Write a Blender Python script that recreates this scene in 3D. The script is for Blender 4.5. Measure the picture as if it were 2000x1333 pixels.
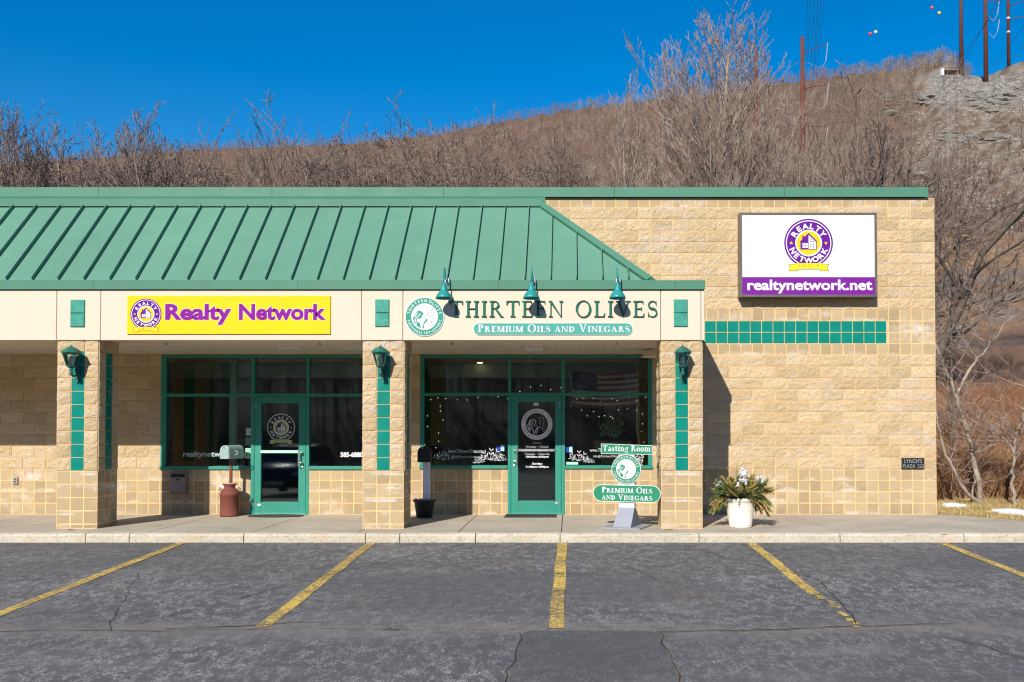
import bpy, math, random
import numpy as np
from mathutils import Vector, Matrix
R = math.radians
for o in list(bpy.data.objects): bpy.data.objects.remove(o)
S = bpy.context.scene
C = S.collection
# ------------------------------------------------------------------ camera, sky, sun
FP, VX, HY, PITCH, EYE = 1850.0, 1110.0, 840.0, R(1.2), 1.507
CY = HY - FP * math.tan(PITCH)
cam = bpy.data.cameras.new('camera'); cam_o = bpy.data.objects.new('camera', cam); C.objects.link(cam_o)
cam.sensor_width = 36.0; cam.lens = FP / 2000 * 36
cam.shift_x = (1000 - VX) / 2000; cam.shift_y = (CY - 666.5) / 2000
cam.clip_end = 6000; cam.clip_start = 0.1
cam_o.location = (0, 0, EYE); cam_o.rotation_euler = (R(90) + PITCH, 0, 0)
S.camera = cam_o
SUN_DIR = Vector((0.334, 1.0, -0.679)).normalized()      # the way the light travels
elev = math.asin(-SUN_DIR.z)
w = bpy.data.worlds.new('World'); S.world = w; w.use_nodes = True
nt = w.node_tree; bg = nt.nodes['Background']
sk = nt.nodes.new('ShaderNodeTexSky'); sk.sky_type = 'NISHITA'; sk.sun_disc = False
sk.sun_elevation = elev; sk.sun_rotation = math.atan2(-SUN_DIR.x, -SUN_DIR.y)
sk.altitude = 300; sk.air_density = 1.0; sk.dust_density = 0.2; sk.ozone_density = 4.0
hs = nt.nodes.new('ShaderNodeHueSaturation'); hs.inputs['Saturation'].default_value = 1.42; hs.inputs['Value'].default_value = 1.0
nt.links.new(sk.outputs[0], hs.inputs['Color']); nt.links.new(hs.outputs[0], bg.inputs[0])
bg.inputs[1].default_value = 0.106
sl = bpy.data.lights.new('sun', 'SUN'); sl.energy = 5.0; sl.angle = R(0.5); sl.color = (1.0, 0.945, 0.86)
so = bpy.data.objects.new('sun', sl); C.objects.link(so)
so.rotation_euler = SUN_DIR.to_track_quat('-Z', 'Y').to_euler(); so.location = (-6, -20, 15)
S.view_settings.view_transform = 'Standard'; S.view_settings.look = 'None'
S.view_settings.exposure = 0.38; S.view_settings.gamma = 1.0
S.cycles.max_bounces = 8; S.cycles.transparent_max_bounces = 24
S.cycles.use_denoising = True; S.cycles.denoising_prefilter = 'ACCURATE'; S.cycles.denoising_input_passes = 'RGB_ALBEDO_NORMAL'; S.cycles.sample_clamp_indirect = 4.0; S.cycles.blur_glossy = 0.5; S.cycles.pixel_filter_type = 'BLACKMAN_HARRIS'; S.cycles.filter_width = 1.2

def P(px, py, Y):
    """the point on the vertical plane y=Y that the photo shows at pixel (px, py)"""
    a, b = (px - VX), (py - CY)
    dy = FP * math.cos(PITCH) + b * math.sin(PITCH); dz = FP * math.sin(PITCH) - b * math.cos(PITCH)
    t = Y / dy
    return Vector((a * t, Y, EYE + dz * t))
def EV(py):
    return P(VX, py, 1.0).z-EYE
def PX(px, Y): return P(px, HY, Y).x
def PZ(py, Y): return P(VX, py, Y).z

# ------------------------------------------------------------------ mesh helpers
class MB:
    def __init__(s): s.v = []; s.f = []; s.a = []; s.m = []
    def add(s, vs, fs, a=0.0):
        n = len(s.v); s.v.extend([tuple(v) for v in vs])
        for f in fs: s.f.append([i + n for i in f]); s.a.append(a)
        return s
    def box(s, x0, x1, y0, y1, z0, z1, a=0.0):
        return s.add([(x0,y0,z0),(x1,y0,z0),(x1,y1,z0),(x0,y1,z0),(x0,y0,z1),(x1,y0,z1),(x1,y1,z1),(x0,y1,z1)],
                     [(0,3,2,1),(4,5,6,7),(0,1,5,4),(1,2,6,5),(2,3,7,6),(3,0,4,7)], a)
    def bbox(s, x0, x1, y0, y1, z0, z1, b=0.01, a=0.0):
        """box with its front (-y) face chamfered"""
        return s.add([(x0,y1,z0),(x1,y1,z0),(x1,y1,z1),(x0,y1,z1),(x0,y0+b,z0),(x1,y0+b,z0),(x1,y0+b,z1),(x0,y0+b,z1),
                      (x0+b,y0,z0+b),(x1-b,y0,z0+b),(x1-b,y0,z1-b),(x0+b,y0,z1-b)],
                     [(0,3,2,1),(0,1,5,4),(1,2,6,5),(2,3,7,6),(3,0,4,7),(4,5,9,8),(5,6,10,9),(6,7,11,10),(7,4,8,11),(8,9,10,11)], a)
    def prism(s, poly, y0, y1, a=0.0):
        """polygon of (x, z) extruded from y0 (front) to y1"""
        n = len(poly)
        A = sum(poly[i][0]*poly[(i+1)%n][1]-poly[(i+1)%n][0]*poly[i][1] for i in range(n))
        if A < 0: poly = poly[::-1]
        vs = [(x,y0,z) for x,z in poly] + [(x,y1,z) for x,z in poly]
        fs = [list(range(n))] + ([list(range(2*n-1,n-1,-1))] if n < 60 else [])
        fs += [((i+1)%n, i, i+n, (i+1)%n+n) for i in range(n)]
        return s.add(vs, fs, a)
    def prism_x(s, poly, x0, x1, a=0.0):
        """polygon of (y, z) extruded along x"""
        n = len(poly)
        A = sum(poly[i][0]*poly[(i+1)%n][1]-poly[(i+1)%n][0]*poly[i][1] for i in range(n))
        if A < 0: poly = poly[::-1]
        vs = [(x0,y,z) for y,z in poly] + [(x1,y,z) for y,z in poly]
        fs = [list(range(n))[::-1], list(range(n,2*n))] + [(i, (i+1)%n, (i+1)%n+n, i+n) for i in range(n)]
        return s.add(vs, fs, a)
    def ring(s, cx, cz, r0, r1, y0, y1, a0=0, a1=360, n=48, ez=1.0):
        k = max(3, int(n*(a1-a0)/360)); full = abs(a1-a0-360) < 1e-6
        vs = []
        for i in range(k+1):
            t = R(a0+(a1-a0)*i/k); c, q = math.cos(t), math.sin(t)*ez
            vs += [(cx+r0*c,y0,cz+r0*q),(cx+r1*c,y0,cz+r1*q),(cx+r1*c,y1,cz+r1*q),(cx+r0*c,y1,cz+r0*q)]
        fs = []
        for i in range(k):
            p, q = 4*i, 4*i+4
            for j in range(4): fs.append((p+j, q+j, q+(j+1)%4, p+(j+1)%4))
        return s.add(vs, fs)
    def disc(s, cx, cz, r, y0, y1, n=48):
        return s.prism([(cx+r*math.cos(2*math.pi*i/n), cz+r*math.sin(2*math.pi*i/n)) for i in range(n)], y0, y1)
    def tube(s, pts, rads, n=6, cap=True, a=0.0):
        pts = [Vector(p) for p in pts]
        if not hasattr(rads, '__len__'): rads = [rads]*len(pts)
        vs = []; up = Vector((0.31,0.17,0.93)).normalized()
        for i, p in enumerate(pts):
            d = (pts[min(i+1,len(pts)-1)] - pts[max(i-1,0)])
            d = d.normalized() if d.length > 1e-9 else Vector((0,0,1))
            x = d.cross(up)
            if x.length < 1e-3: x = d.cross(Vector((1,0,0)))
            x.normalize(); y = d.cross(x)
            for k in range(n):
                t = 2*math.pi*k/n; vs.append(p + (x*math.cos(t)+y*math.sin(t))*rads[i])
        fs = [(i*n+k, i*n+(k+1)%n, (i+1)*n+(k+1)%n, (i+1)*n+k) for i in range(len(pts)-1) for k in range(n)]
        if cap: fs += [list(range(n))[::-1], list(range((len(pts)-1)*n, len(pts)*n))]
        return s.add(vs, fs, a)
    def lathe(s, cx, cy, prof, n=24, a=0.0, ph=0.0):
        vs = [(cx+r*math.cos(2*math.pi*k/n+ph), cy+r*math.sin(2*math.pi*k/n+ph), z) for r, z in prof for k in range(n)]
        m = len(prof)
        fs = [(i*n+k, i*n+(k+1)%n, (i+1)*n+(k+1)%n, (i+1)*n+k) for i in range(m-1) for k in range(n)]
        fs += [list(range(n))[::-1], list(range((m-1)*n, m*n))]
        return s.add(vs, fs, a)
    def sphere(s, c, r, n=10, m=6, sq=(1,1,1)):
        vs = []; 
        for i in range(m+1):
            t = math.pi*i/m
            for k in range(n):
                p = 2*math.pi*k/n
                vs.append((c[0]+r*sq[0]*math.sin(t)*math.cos(p), c[1]+r*sq[1]*math.sin(t)*math.sin(p), c[2]+r*sq[2]*math.cos(t)))
        fs = [(i*n+k, (i+1)*n+k, (i+1)*n+(k+1)%n, i*n+(k+1)%n) for i in range(m) for k in range(n)]
        return s.add(vs, fs)

ROOT = {}
def root_loc(o):
    while o.parent: o = o.parent
    return Vector(o.location)
def obj(name, mb, mat, parent=None, smooth=False, loc=(0,0,0), kind=None):
    """link one mesh; its verts are given in world space; a top-level mesh gets its origin at loc"""
    me = bpy.data.meshes.new(name)
    off = root_loc(parent) if parent is not None else Vector(loc)
    V = np.array(mb.v, dtype=np.float64).reshape(-1,3) - np.array(off)
    me.from_pydata(V.tolist(), [], mb.f)
    if any(mb.a):
        at = me.attributes.new('v', 'FLOAT', 'FACE'); at.data.foreach_set('value', np.array(mb.a, dtype=np.float32))
    for m in (mat if isinstance(mat, (list, tuple)) else [mat]): me.materials.append(m)
    if smooth: me.polygons.foreach_set('use_smooth', [True]*len(me.polygons))
    me.update()
    o = bpy.data.objects.new(name, me); C.objects.link(o)
    if parent is not None: o.parent = parent
    else: o.location = off
    if kind: o['kind'] = kind
    return o
def tag(o, label, cat, group=None, kind=None):
    o['label'] = label; o['category'] = cat
    if group: o['group'] = group
    if kind: o['kind'] = kind
    return o
def thing(name, label, cat, loc=(0,0,0), group=None):
    o = bpy.data.objects.new(name, None); C.objects.link(o); o.location = loc
    o.empty_display_size = 0.2
    return tag(o, label, cat, group)
def dup(root, loc, label=None, rotz=None, scale=None):
    def cp(o, par):
        c = o.copy(); C.objects.link(c)
        if par is not None: c.parent = par
        for ch in list(o.children): cp(ch, c)
        return c
    r = cp(root, None); r.location = loc
    if rotz is not None: r.rotation_euler = (0,0,rotz)
    if scale is not None: r.scale = (scale,)*3
    if label: r['label'] = label
    return r

# ------------------------------------------------------------------ materials
def srgb(r, g, b):
    f = lambda c: (c/255/12.92 if c/255 <= 0.04045 else ((c/255+0.055)/1.055)**2.4)
    return (f(r), f(g), f(b))
class N:
    """small node-tree builder"""
    def __init__(s, name):
        s.m = bpy.data.materials.new(name); s.m.use_nodes = True; s.t = s.m.node_tree
        s.p = s.t.nodes['Principled BSDF']; s.out = s.t.nodes['Material Output']
        s.co = s.t.nodes.new('ShaderNodeTexCoord').outputs['Object']
    def n(s, ty, **kw):
        x = s.t.nodes.new(ty)
        for k, v in kw.items(): setattr(x, k, v)
        return x
    def L(s, a, b): s.t.links.new(a, b)
    def scl(s, v, src=None):
        m = s.n('ShaderNodeMapping'); m.inputs['Scale'].default_value = v; s.L(src or s.co, m.inputs[0]); return m.outputs[0]
    def noise(s, scale, detail=4, rough=0.55, vec=None, dist=0.0):
        x = s.n('ShaderNodeTexNoise'); x.inputs['Scale'].default_value = scale; x.inputs['Detail'].default_value = detail
        x.inputs['Roughness'].default_value = rough; x.inputs['Distortion'].default_value = dist
        s.L(vec or s.co, x.inputs['Vector']); return x.outputs[0]
    def ramp(s, src, a, b, lo=0.0, hi=1.0):
        x = s.n('ShaderNodeMapRange'); x.inputs[1].default_value = a; x.inputs[2].default_value = b
        x.inputs[3].default_value = lo; x.inputs[4].default_value = hi; s.L(src, x.inputs[0]); return x.outputs[0]
    def math(s, op, a, b=None):
        x = s.n('ShaderNodeMath', operation=op)
        for i, v in enumerate((a, b)):
            if v is None: continue
            if isinstance(v, (int, float)): x.inputs[i].default_value = v
            else: s.L(v, x.inputs[i])
        return x.outputs[0]
    def mix(s, f, a, b, blend='MIX'):
        x = s.n('ShaderNodeMix', data_type='RGBA', blend_type=blend)
        for i, v in ((0, f), (6, a), (7, b)):
            if isinstance(v, (int, float)): x.inputs[i].default_value = v
            elif isinstance(v, tuple): x.inputs[i].default_value = (*v, 1) if len(v) == 3 else v
            else: s.L(v, x.inputs[i])
        return x.outputs[2]
    def attr(s, name='v'):
        x = s.n('ShaderNodeAttribute'); x.attribute_name = name; return x
    def bump(s, h, strength=0.3, dist=0.01):
        x = s.n('ShaderNodeBump'); x.inputs['Strength'].default_value = strength; x.inputs['Distance'].default_value = dist
        s.L(h, x.inputs['Height']); s.L(x.outputs[0], s.p.inputs['Normal'])
    def done(s, col=None, rough=0.6, metal=0.0, spec=0.5):
        if isinstance(col, tuple): s.p.inputs['Base Color'].default_value = (*col, 1)
        elif col is not None: s.L(col, s.p.inputs['Base Color'])
        if isinstance(rough, (int, float)): s.p.inputs['Roughness'].default_value = rough
        else: s.L(rough, s.p.inputs['Roughness'])
        s.p.inputs['Metallic'].default_value = metal; s.p.inputs['Specular IOR Level'].default_value = spec
        return s.m
def mul(c, k): return tuple(min(1.0, x*k) for x in c)
def simple(name, col, rough=0.6, metal=0.0, var=0.12, vs=4.0, bump=0.0, bs=40, spec=0.3, fine=0.0):
    n = N(name)
    f = n.ramp(n.noise(vs, 5, 0.65), 0.3, 0.7)
    c = n.mix(f, mul(col, 1-var), mul(col, 1+var))
    if fine: c = n.mix(n.ramp(n.noise(vs*22, 3, 0.7), 0.35, 0.7), mul(col, 1-fine), c)
    if bump: n.bump(n.noise(bs, 4, 0.6), bump, 0.01)
    return n.done(c, n.ramp(n.noise(vs*2.3, 3), 0.3, 0.7, max(0.02, rough-0.08), min(1, rough+0.08)), metal, spec)

def block_mat(name, c0, c1, c2, bump, rough_split):
    n = N(name); a = n.attr('v').outputs['Fac']
    col = n.mix(a, c0, c1)
    big = n.ramp(n.noise(0.9, 4, 0.6), 0.35, 0.68)
    col = n.mix(n.math('MULTIPLY', big, 0.45), col, c2)
    sp = n.ramp(n.noise(55, 4, 0.75), 0.42, 0.66)
    col = n.mix(n.math('MULTIPLY', sp, 0.38), col, mul(c0, 0.5))
    # efflorescence: pale bloom running in streaks
    st = n.noise(1.0, 5, 0.62, n.scl((0.9, 1, 2.6)))
    st2 = n.noise(7.0, 4, 0.7, n.scl((1.0, 1, 0.7)))
    e = n.math('MULTIPLY', n.ramp(st, 0.53, 0.68), n.ramp(st2, 0.38, 0.60))
    col = n.mix(n.math('MULTIPLY', e, 0.75), col, (0.66, 0.57, 0.52))
    # lime bloom hanging along the bed joints
    sz = n.n('ShaderNodeSeparateXYZ'); n.L(n.co, sz.inputs[0]); fr = n.math('FRACT', n.math('DIVIDE', sz.outputs[2], 0.2032))
    jb = n.math('MULTIPLY', n.ramp(n.math('ADD', fr, n.ramp(n.noise(30, 3), 0.3, 0.7, -.12, .12)), 0.02, 0.36, 1.0, 0.0), n.ramp(n.noise(1.7, 4, 0.6, n.scl((1, 1, 1.8))), 0.52, 0.62))
    col = n.mix(n.math('MULTIPLY', jb, 0.75), col, (0.66, 0.60, 0.55))
    # splash dirt near the ground
    dz = n.math('MULTIPLY', n.ramp(sz.outputs[2], 0.0, 0.35, 1.0, 0.0), n.ramp(n.noise(3.0, 5, 0.7), 0.4, 0.65)); col = n.mix(n.math('MULTIPLY', dz, 0.45), col, (0.20, 0.155, 0.10))
    if rough_split:
        h = n.math('ADD', n.math('MULTIPLY', n.noise(38, 5, 0.78, dist=0.8), 1.15), n.math('MULTIPLY', n.noise(17, 3, 0.6), 0.4))
        n.bump(h, bump, 0.05)
    else:
        n.bump(n.noise(70, 3, 0.6), bump, 0.006)
    return n.done(col, 0.9, 0, 0.25)
M = {}
M['split'] = block_mat('split_face_block', (0.585, 0.435, 0.245), (0.79, 0.60, 0.365), (0.68, 0.485, 0.26), 0.75, True)
M['smooth'] = block_mat('smooth_block', (0.345, 0.255, 0.145), (0.485, 0.37, 0.215), (0.45, 0.325, 0.18), 0.25, False)
M['mortar'] = simple('mortar', (0.68, 0.44, 0.215), 0.9, var=0.25, vs=6, bump=0.3, bs=60)
M['tile'] = simple('teal_glazed_tile', (0.002, 0.185, 0.14), 0.3, var=0.10, vs=3, bump=0.04, bs=12)
M['tile_rough'] = simple('teal_cast_tile', (0.035, 0.255, 0.185), 0.5, var=0.25, vs=14, bump=0.7, bs=45)
M['roof'] = simple('green_standing_seam_metal', (0.108, 0.242, 0.168), 0.5, var=0.09, vs=0.7, bump=0.12, bs=2.2)
M['trim'] = simple('green_metal_trim', (0.062, 0.188, 0.122), 0.55, var=0.05, vs=0.9, bump=0.02, bs=4)
M['stucco'] = simple('cream_stucco', (0.62, 0.535, 0.415), 0.85, var=0.035, vs=1.3, bump=0.25, bs=130, spec=0.3, fine=0.05)
M['beam'] = simple('tan_painted_beam', (0.66, 0.54, 0.39), 0.8, var=0.05, vs=1.5, bump=0.1, bs=80)
M['soffit'] = simple('soffit_panel_metal', (0.62, 0.56, 0.46), 0.5, var=0.05, vs=1.5)
M['dark'] = simple('dark_gap', (0.03, 0.025, 0.02), 0.9)
M['frame'] = simple('green_storefront_aluminium', (0.012, 0.215, 0.15), 0.5, var=0.06, vs=2, spec=0.6)
M['alu'] = simple('brushed_aluminium', (0.62, 0.63, 0.64), 0.32, 0.9, var=0.06, vs=9)
M['steel'] = simple('stainless_steel', (0.50, 0.49, 0.47), 0.38, 0.75, var=0.1, vs=8)
M['white'] = simple('white_vinyl', (0.74, 0.74, 0.74), 0.7, var=0.02)
M['face'] = simple('white_acrylic_sign_face', (0.66, 0.665, 0.68), 0.5, var=0.015)
M['yellow'] = simple('yellow_sign_panel', (0.72, 0.50, 0.002), 0.75, var=0.04, vs=1.6)
M['purple'] = simple('purple_vinyl', (0.10, 0.001, 0.22), 0.75, var=0.05)
M['magenta'] = simple('bright_purple_letter', (0.205, 0.001, 0.25), 0.75, var=0.08, vs=9)
M['logo_yellow'] = simple('logo_yellow', (0.75, 0.47, 0.002), 0.75, var=0.03)
M['ribbon'] = simple('ribbon_yellow', (0.78, 0.60, 0.01), 0.75, var=0.03)
M['ink'] = simple('dark_ink', (0.03, 0.02, 0.04), 0.5)
M['logo_green'] = simple('logo_green', (0.035, 0.25, 0.175), 0.7, var=0.06, vs=6)
M['sign_green'] = simple('routed_sign_green', (0.018, 0.20, 0.10), 0.7, var=0.06, vs=6)
M['letter_green'] = simple('raised_letter_green', (0.004, 0.115, 0.075), 0.7, var=0.06, vs=6)
M['leaf_grey'] = simple('printed_leaf_grey', (0.16, 0.19, 0.14), 0.6)
M['lamp_teal'] = simple('teal_lamp_enamel', (0.022, 0.235, 0.225), 0.35, var=0.06, vs=10)
M['lamp_green'] = simple('verdigris_lantern_paint', (0.018, 0.115, 0.085), 0.5, var=0.3, vs=18)
M['grey_paint'] = simple('grey_painted_metal', (0.27, 0.285, 0.32), 0.5, var=0.05, vs=3)
M['red_can'] = simple('red_painted_milk_can', (0.20, 0.058, 0.042), 0.75, var=0.28, vs=6, bump=0.2, bs=30, fine=0.3)
M['mailbox'] = simple('galvanised_mailbox', (0.34, 0.47, 0.44), 0.45, 0.35, var=0.1, vs=8)
M['black'] = simple('black_plastic', (0.018, 0.018, 0.022), 0.45)
M['greybox'] = simple('dark_mail_drop', (0.20, 0.17, 0.15), 0.45, 0.3, var=0.1, vs=6)
M['postwhite'] = simple('white_painted_post', (0.70, 0.70, 0.76), 0.6, var=0.05)
M['pot'] = simple('cream_clay_planter', (0.74, 0.68, 0.58), 0.75, var=0.08, vs=6, bump=0.3, bs=14, fine=0.12)
M['mat'] = simple('black_rubber_mat', (0.035, 0.033, 0.03), 0.85, var=0.3, vs=12, bump=0.5, bs=120)
M['cabinet'] = simple('bronze_sign_cabinet', (0.17, 0.145, 0.125), 0.4, 0.5, var=0.05)
M['rust'] = simple('weathering_steel', (0.115, 0.034, 0.022), 0.75, var=0.2, vs=0.6)
M['lattice'] = simple('galvanised_lattice', (0.20, 0.165, 0.15), 0.6, 0.3)
M['wire'] = simple('power_wire', (0.05, 0.05, 0.055), 0.6)
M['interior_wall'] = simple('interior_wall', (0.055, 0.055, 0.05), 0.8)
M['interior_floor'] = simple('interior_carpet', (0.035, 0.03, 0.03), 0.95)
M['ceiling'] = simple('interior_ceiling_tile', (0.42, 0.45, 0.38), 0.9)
M['paper'] = simple('paper_notice', (0.36, 0.66, 0.50), 0.6, var=0.05)
M['rail'] = simple('galvanised_rail', (0.55, 0.55, 0.55), 0.5, 0.3)
M['snow'] = simple('snow', (0.86, 0.88, 0.92), 0.7, var=0.04, vs=3, bump=0.5, bs=8)
M['gravelrock'] = simple('ledge_rock', (0.185, 0.17, 0.145), 0.9, var=0.35, vs=1.2, bump=0.8, bs=4)

def glass_mat(name, tint):
    n = N(name); t = n.t
    tr = n.n('ShaderNodeBsdfTransparent'); tr.inputs[0].default_value = (*tint, 1)
    gl = n.n('ShaderNodeBsdfGlossy'); gl.inputs['Roughness'].default_value = 0.035; gl.inputs['Color'].default_value = (0.9, 0.95, 1, 1)
    fr = n.n('ShaderNodeFresnel'); fr.inputs[0].default_value = 1.5
    bp = n.n('ShaderNodeBump'); bp.inputs['Strength'].default_value = 0.02; bp.inputs['Distance'].default_value = 0.02
    n.L(n.noise(1.6, 2), bp.inputs['Height']); n.L(bp.outputs[0], gl.inputs['Normal'])
    mx = n.n('ShaderNodeMixShader'); n.L(n.math('MULTIPLY', fr.outputs[0], 1.7), mx.inputs[0])
    n.L(tr.outputs[0], mx.inputs[1]); n.L(gl.outputs[0], mx.inputs[2]); n.L(mx.outputs[0], n.out.inputs[0])
    return n.m
M['glass'] = glass_mat('storefront_glass', (0.80, 0.88, 0.84))
M['lens'] = glass_mat('lantern_glass', (0.90, 0.92, 0.90))
def emis(name, col, st):
    n = N(name); n.p.inputs['Emission Color'].default_value = (*col, 1); n.p.inputs['Emission Strength'].default_value = st
    return n.done(col, 0.5)
M['bulb'] = emis('string_bulb_glow', (1.0, 0.93, 0.8), 2.8)
M['fill_panel'] = emis('added_fill_glow', (1.0, 0.95, 0.85), 2.2)  # glow of the fill panels added inside the shops
M['warm'] = emis('downlight_glow', (1.0, 0.72, 0.42), 5.0)

def asphalt(patch):
    n = N('asphalt_patch' if patch else 'asphalt'); b = 0.122 if not patch else 0.112
    tone = n.noise(0.7, 5, 0.6)
    col = n.mix(n.ramp(tone, 0.3, 0.7), (b*0.86, b*0.81, b*0.765), (b*1.32, b*1.24, b*1.17))
    band = n.noise(0.35, 4, 0.6, n.scl((0.5, 2.2, 1)))
    col = n.mix(n.math('MULTIPLY', n.ramp(band, 0.42, 0.62), 0.5), col, (0.115, 0.100, 0.094))
    ag2 = n.noise(38, 3, 0.75, n.scl((1.0, 0.5, 1))); col = n.mix(n.math('MULTIPLY', n.ramp(ag2, 0.35, 0.68), 0.45), mul((b, b, b), 0.62), col)
    agg = n.noise(90, 2, 0.7, n.scl((1.0, 0.6, 1))); col = n.mix(n.math('MULTIPLY', n.ramp(agg, 0.5, 0.72), 0.5), col, (0.17, 0.165, 0.16))
    if True:
        # dried road-salt residue: pale worm-like flecks gathered in patches
        pw = n.noise(0.42, 4, 0.65, n.scl((0.55, 1.25, 1))); pm = n.ramp(pw, 0.38, 0.60, 0.30, 1.0)
        fl = n.noise(19, 4, 0.72, n.scl((0.9, 0.42, 1)), dist=1.3)
        fl2 = n.math('ABSOLUTE', n.math('SUBTRACT', fl, 0.5))
        worm = n.ramp(fl2, 0.010, 0.038, 1.0, 0.0)
        worm = n.math('MULTIPLY', worm, n.ramp(n.noise(11, 4, 0.72, n.scl((0.8, 0.5, 1))), 0.44, 0.56))
        col = n.mix(n.math('MULTIPLY', n.math('MULTIPLY', worm, pm), 0.85 if not patch else 0.25), col, (0.46, 0.435, 0.41))
        soft = n.ramp(n.noise(1.1, 5, 0.7, n.scl((0.5, 1.3, 1))), 0.50, 0.70)
        col = n.mix(n.math('MULTIPLY', n.math('MULTIPLY', soft, pm), 0.45), col, (0.26, 0.235, 0.215))
        sp = n.ramp(n.noise(0.55, 3, 0.5, n.scl((1, 1, 1))), 0.62, 0.72)
        col = n.mix(n.math('MULTIPLY', sp, 0.4), col, (0.15, 0.105, 0.085))
        # dusty tan seam that runs along the ends of the bays
        sx = n.n('ShaderNodeSeparateXYZ'); n.L(n.co, sx.inputs[0])
        wob = n.ramp(n.noise(0.6, 4, 0.6), 0, 1, -0.30, 0.30)
        d = n.math('ABSOLUTE', n.math('ADD', n.math('SUBTRACT', sx.outputs[1], 8.72), wob))
        seam = n.math('MULTIPLY', n.ramp(d, 0.04, 0.45, 1.0, 0.0), n.ramp(n.noise(3, 4, 0.7), 0.3, 0.6))
        col = n.mix(n.math('MULTIPLY', seam, 0.75 if not patch else 0.0), col, (0.205, 0.175, 0.155))
    h = n.math('ADD', n.noise(120, 3, 0.7), n.math('MULTIPLY', n.noise(9, 4, 0.6), 0.8))
    n.bump(h, 0.5, 0.012)
    return n.done(col, 0.85, 0, 0.35)
M['asphalt'] = asphalt(False); M['asphalt_patch'] = asphalt(True)
def paint_mat():
    n = N('worn_yellow_road_paint')
    c = n.mix(n.ramp(n.noise(3, 4), 0.3, 0.7), (0.58, 0.37, 0.06), (0.72, 0.49, 0.10))
    wear = n.ramp(n.math('ADD', n.noise(26, 5, 0.75), n.math('MULTIPLY', n.noise(2.2, 3, 0.6), 0.35)), 0.63, 0.73)
    c = n.mix(n.math('MULTIPLY', wear, 0.85), c, (0.10, 0.085, 0.07)); n.bump(n.noise(120, 3), 0.35, 0.01)
    return n.done(c, 0.75)
M['paint'] = paint_mat()
def concrete(name, c0, c1, pits):
    n = N(name)
    c = n.mix(n.ramp(n.noise(0.9, 5, 0.65), 0.3, 0.7), c0, c1)
    c = n.mix(n.math('MULTIPLY', n.ramp(n.noise(45, 4, 0.75), 0.52, 0.68), 0.35), c, mul(c0, 0.55))
    st = n.ramp(n.noise(2.4, 5, 0.7, n.scl((0.5, 1.6, 1))), 0.55, 0.7)
    c = n.mix(n.math('MULTIPLY', st, 0.3), c, mul(c0, 0.62))
    if pits:
        p = n.ramp(n.noise(26, 5, 0.8, n.scl((1, .6, 1))), 0.545, 0.60)
        c = n.mix(n.math('MULTIPLY', p, 0.5), c, mul(c0, 0.4))
        c = n.mix(n.math('MULTIPLY', n.ramp(n.noise(1.6, 4, 0.7), 0.55, 0.62), 0.5), c, (0.56, 0.40, 0.25))
        n.bump(n.math('ADD', n.noise(24, 5, 0.8), n.noise(6, 4, 0.7)), 0.8, 0.02)
    else: n.bump(n.noise(90, 4, 0.7), 0.35, 0.008)
    return n.done(c, 0.9, 0, 0.3)
M['walk'] = concrete('sidewalk_concrete', (0.34, 0.295, 0.23), (0.48, 0.42, 0.33), False)
M['kerb'] = concrete('kerb_concrete', (0.46, 0.41, 0.31), (0.58, 0.52, 0.41), True)
def bark(name, c0, c1):
    n = N(name); c = n.mix(n.ramp(n.noise(3.5, 4, 0.7), 0.35, 0.65), c0, c1); n.bump(n.noise(25, 4, 0.7, n.scl((1,1,0.3))), 0.6, 0.02)
    return n.done(c, 0.9, 0, 0.2)
M['bark'] = bark('grey_bark', (0.20, 0.155, 0.115), (0.36, 0.29, 0.225))
M['twig'] = bark('brown_twig', (0.12, 0.085, 0.068), (0.22, 0.165, 0.135))
M['bark_pale'] = bark('pale_bark', (0.22, 0.175, 0.13), (0.38, 0.32, 0.25))
M['twig_pale'] = bark('tan_twig', (0.19, 0.135, 0.11), (0.33, 0.25, 0.20))
M['bark_dark'] = bark('dark_bark', (0.07, 0.055, 0.045), (0.14, 0.11, 0.085))
# ------------------------------------------------------------------ terrain
from mathutils import noise as mn
SKY = [(-2500,330),(-400,330),(0,312),(170,303),(370,285),(700,272),(850,255),(950,235),(1100,207),(1270,186),(1450,165),(1600,143),(1700,131),(1850,112),(1872,122),(1895,142),(1930,147),(1960,133),(2000,116),(2200,95),(4500,80)]
sx_, sy_ = zip(*SKY)
def crest_y(px): return np.interp(px, sx_, sy_) + np.interp(px, [1780, 1900], [7, 0])
def crest_Y(px): return np.interp(px, [1000, 1500, 1900], [820, 560, 360])
def base_Y(px): return np.interp(px, [1780, 1850], [31, 20])
def terr(px, Y):
    """height of the hill at bearing px and depth Y"""
    Yc, Y0 = crest_Y(px), base_Y(px); es = EV(crest_y(px)); e0 = -EYE / Y0
    if Y < Y0: return -0.03 + 0.03 * max(0, (Y-14)) / (Y0-14)
    u = math.log(Y/Y0) / math.log(Yc/Y0)
    if u > 1: return EYE + Yc*es - 0.22*(Y-Yc)
    z = EYE + Y*(e0 + (es-e0)*u**1.05)
    X = (px-VX)/FP*Y
    k = min(1, (Y-Y0)/40) * min(1.0, (1-u)*6)
    z += k*0.012*Y*mn.noise(Vector((X*0.03, Y*0.022, 0))) + k*0.004*Y*mn.noise(Vector((X*0.16, Y*0.13, 3)))
    return z
def ground_at(px, py):
    """the hill point seen at (px, py)"""
    a, b, last = 20.0, 900.0, None
    Y = 20.0
    while Y < 1000:
        z = terr(px, Y)
        if (z-EYE)/Y > EV(py): return Vector(((px-VX)/FP*Y, Y, z))
        Y *= 1.01
    Y = crest_Y(px); return Vector(((px-VX)/FP*Y, Y, terr(px, Y)))
def terr_xy(X, Y): return terr(VX + X/Y*FP, Y)
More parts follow.
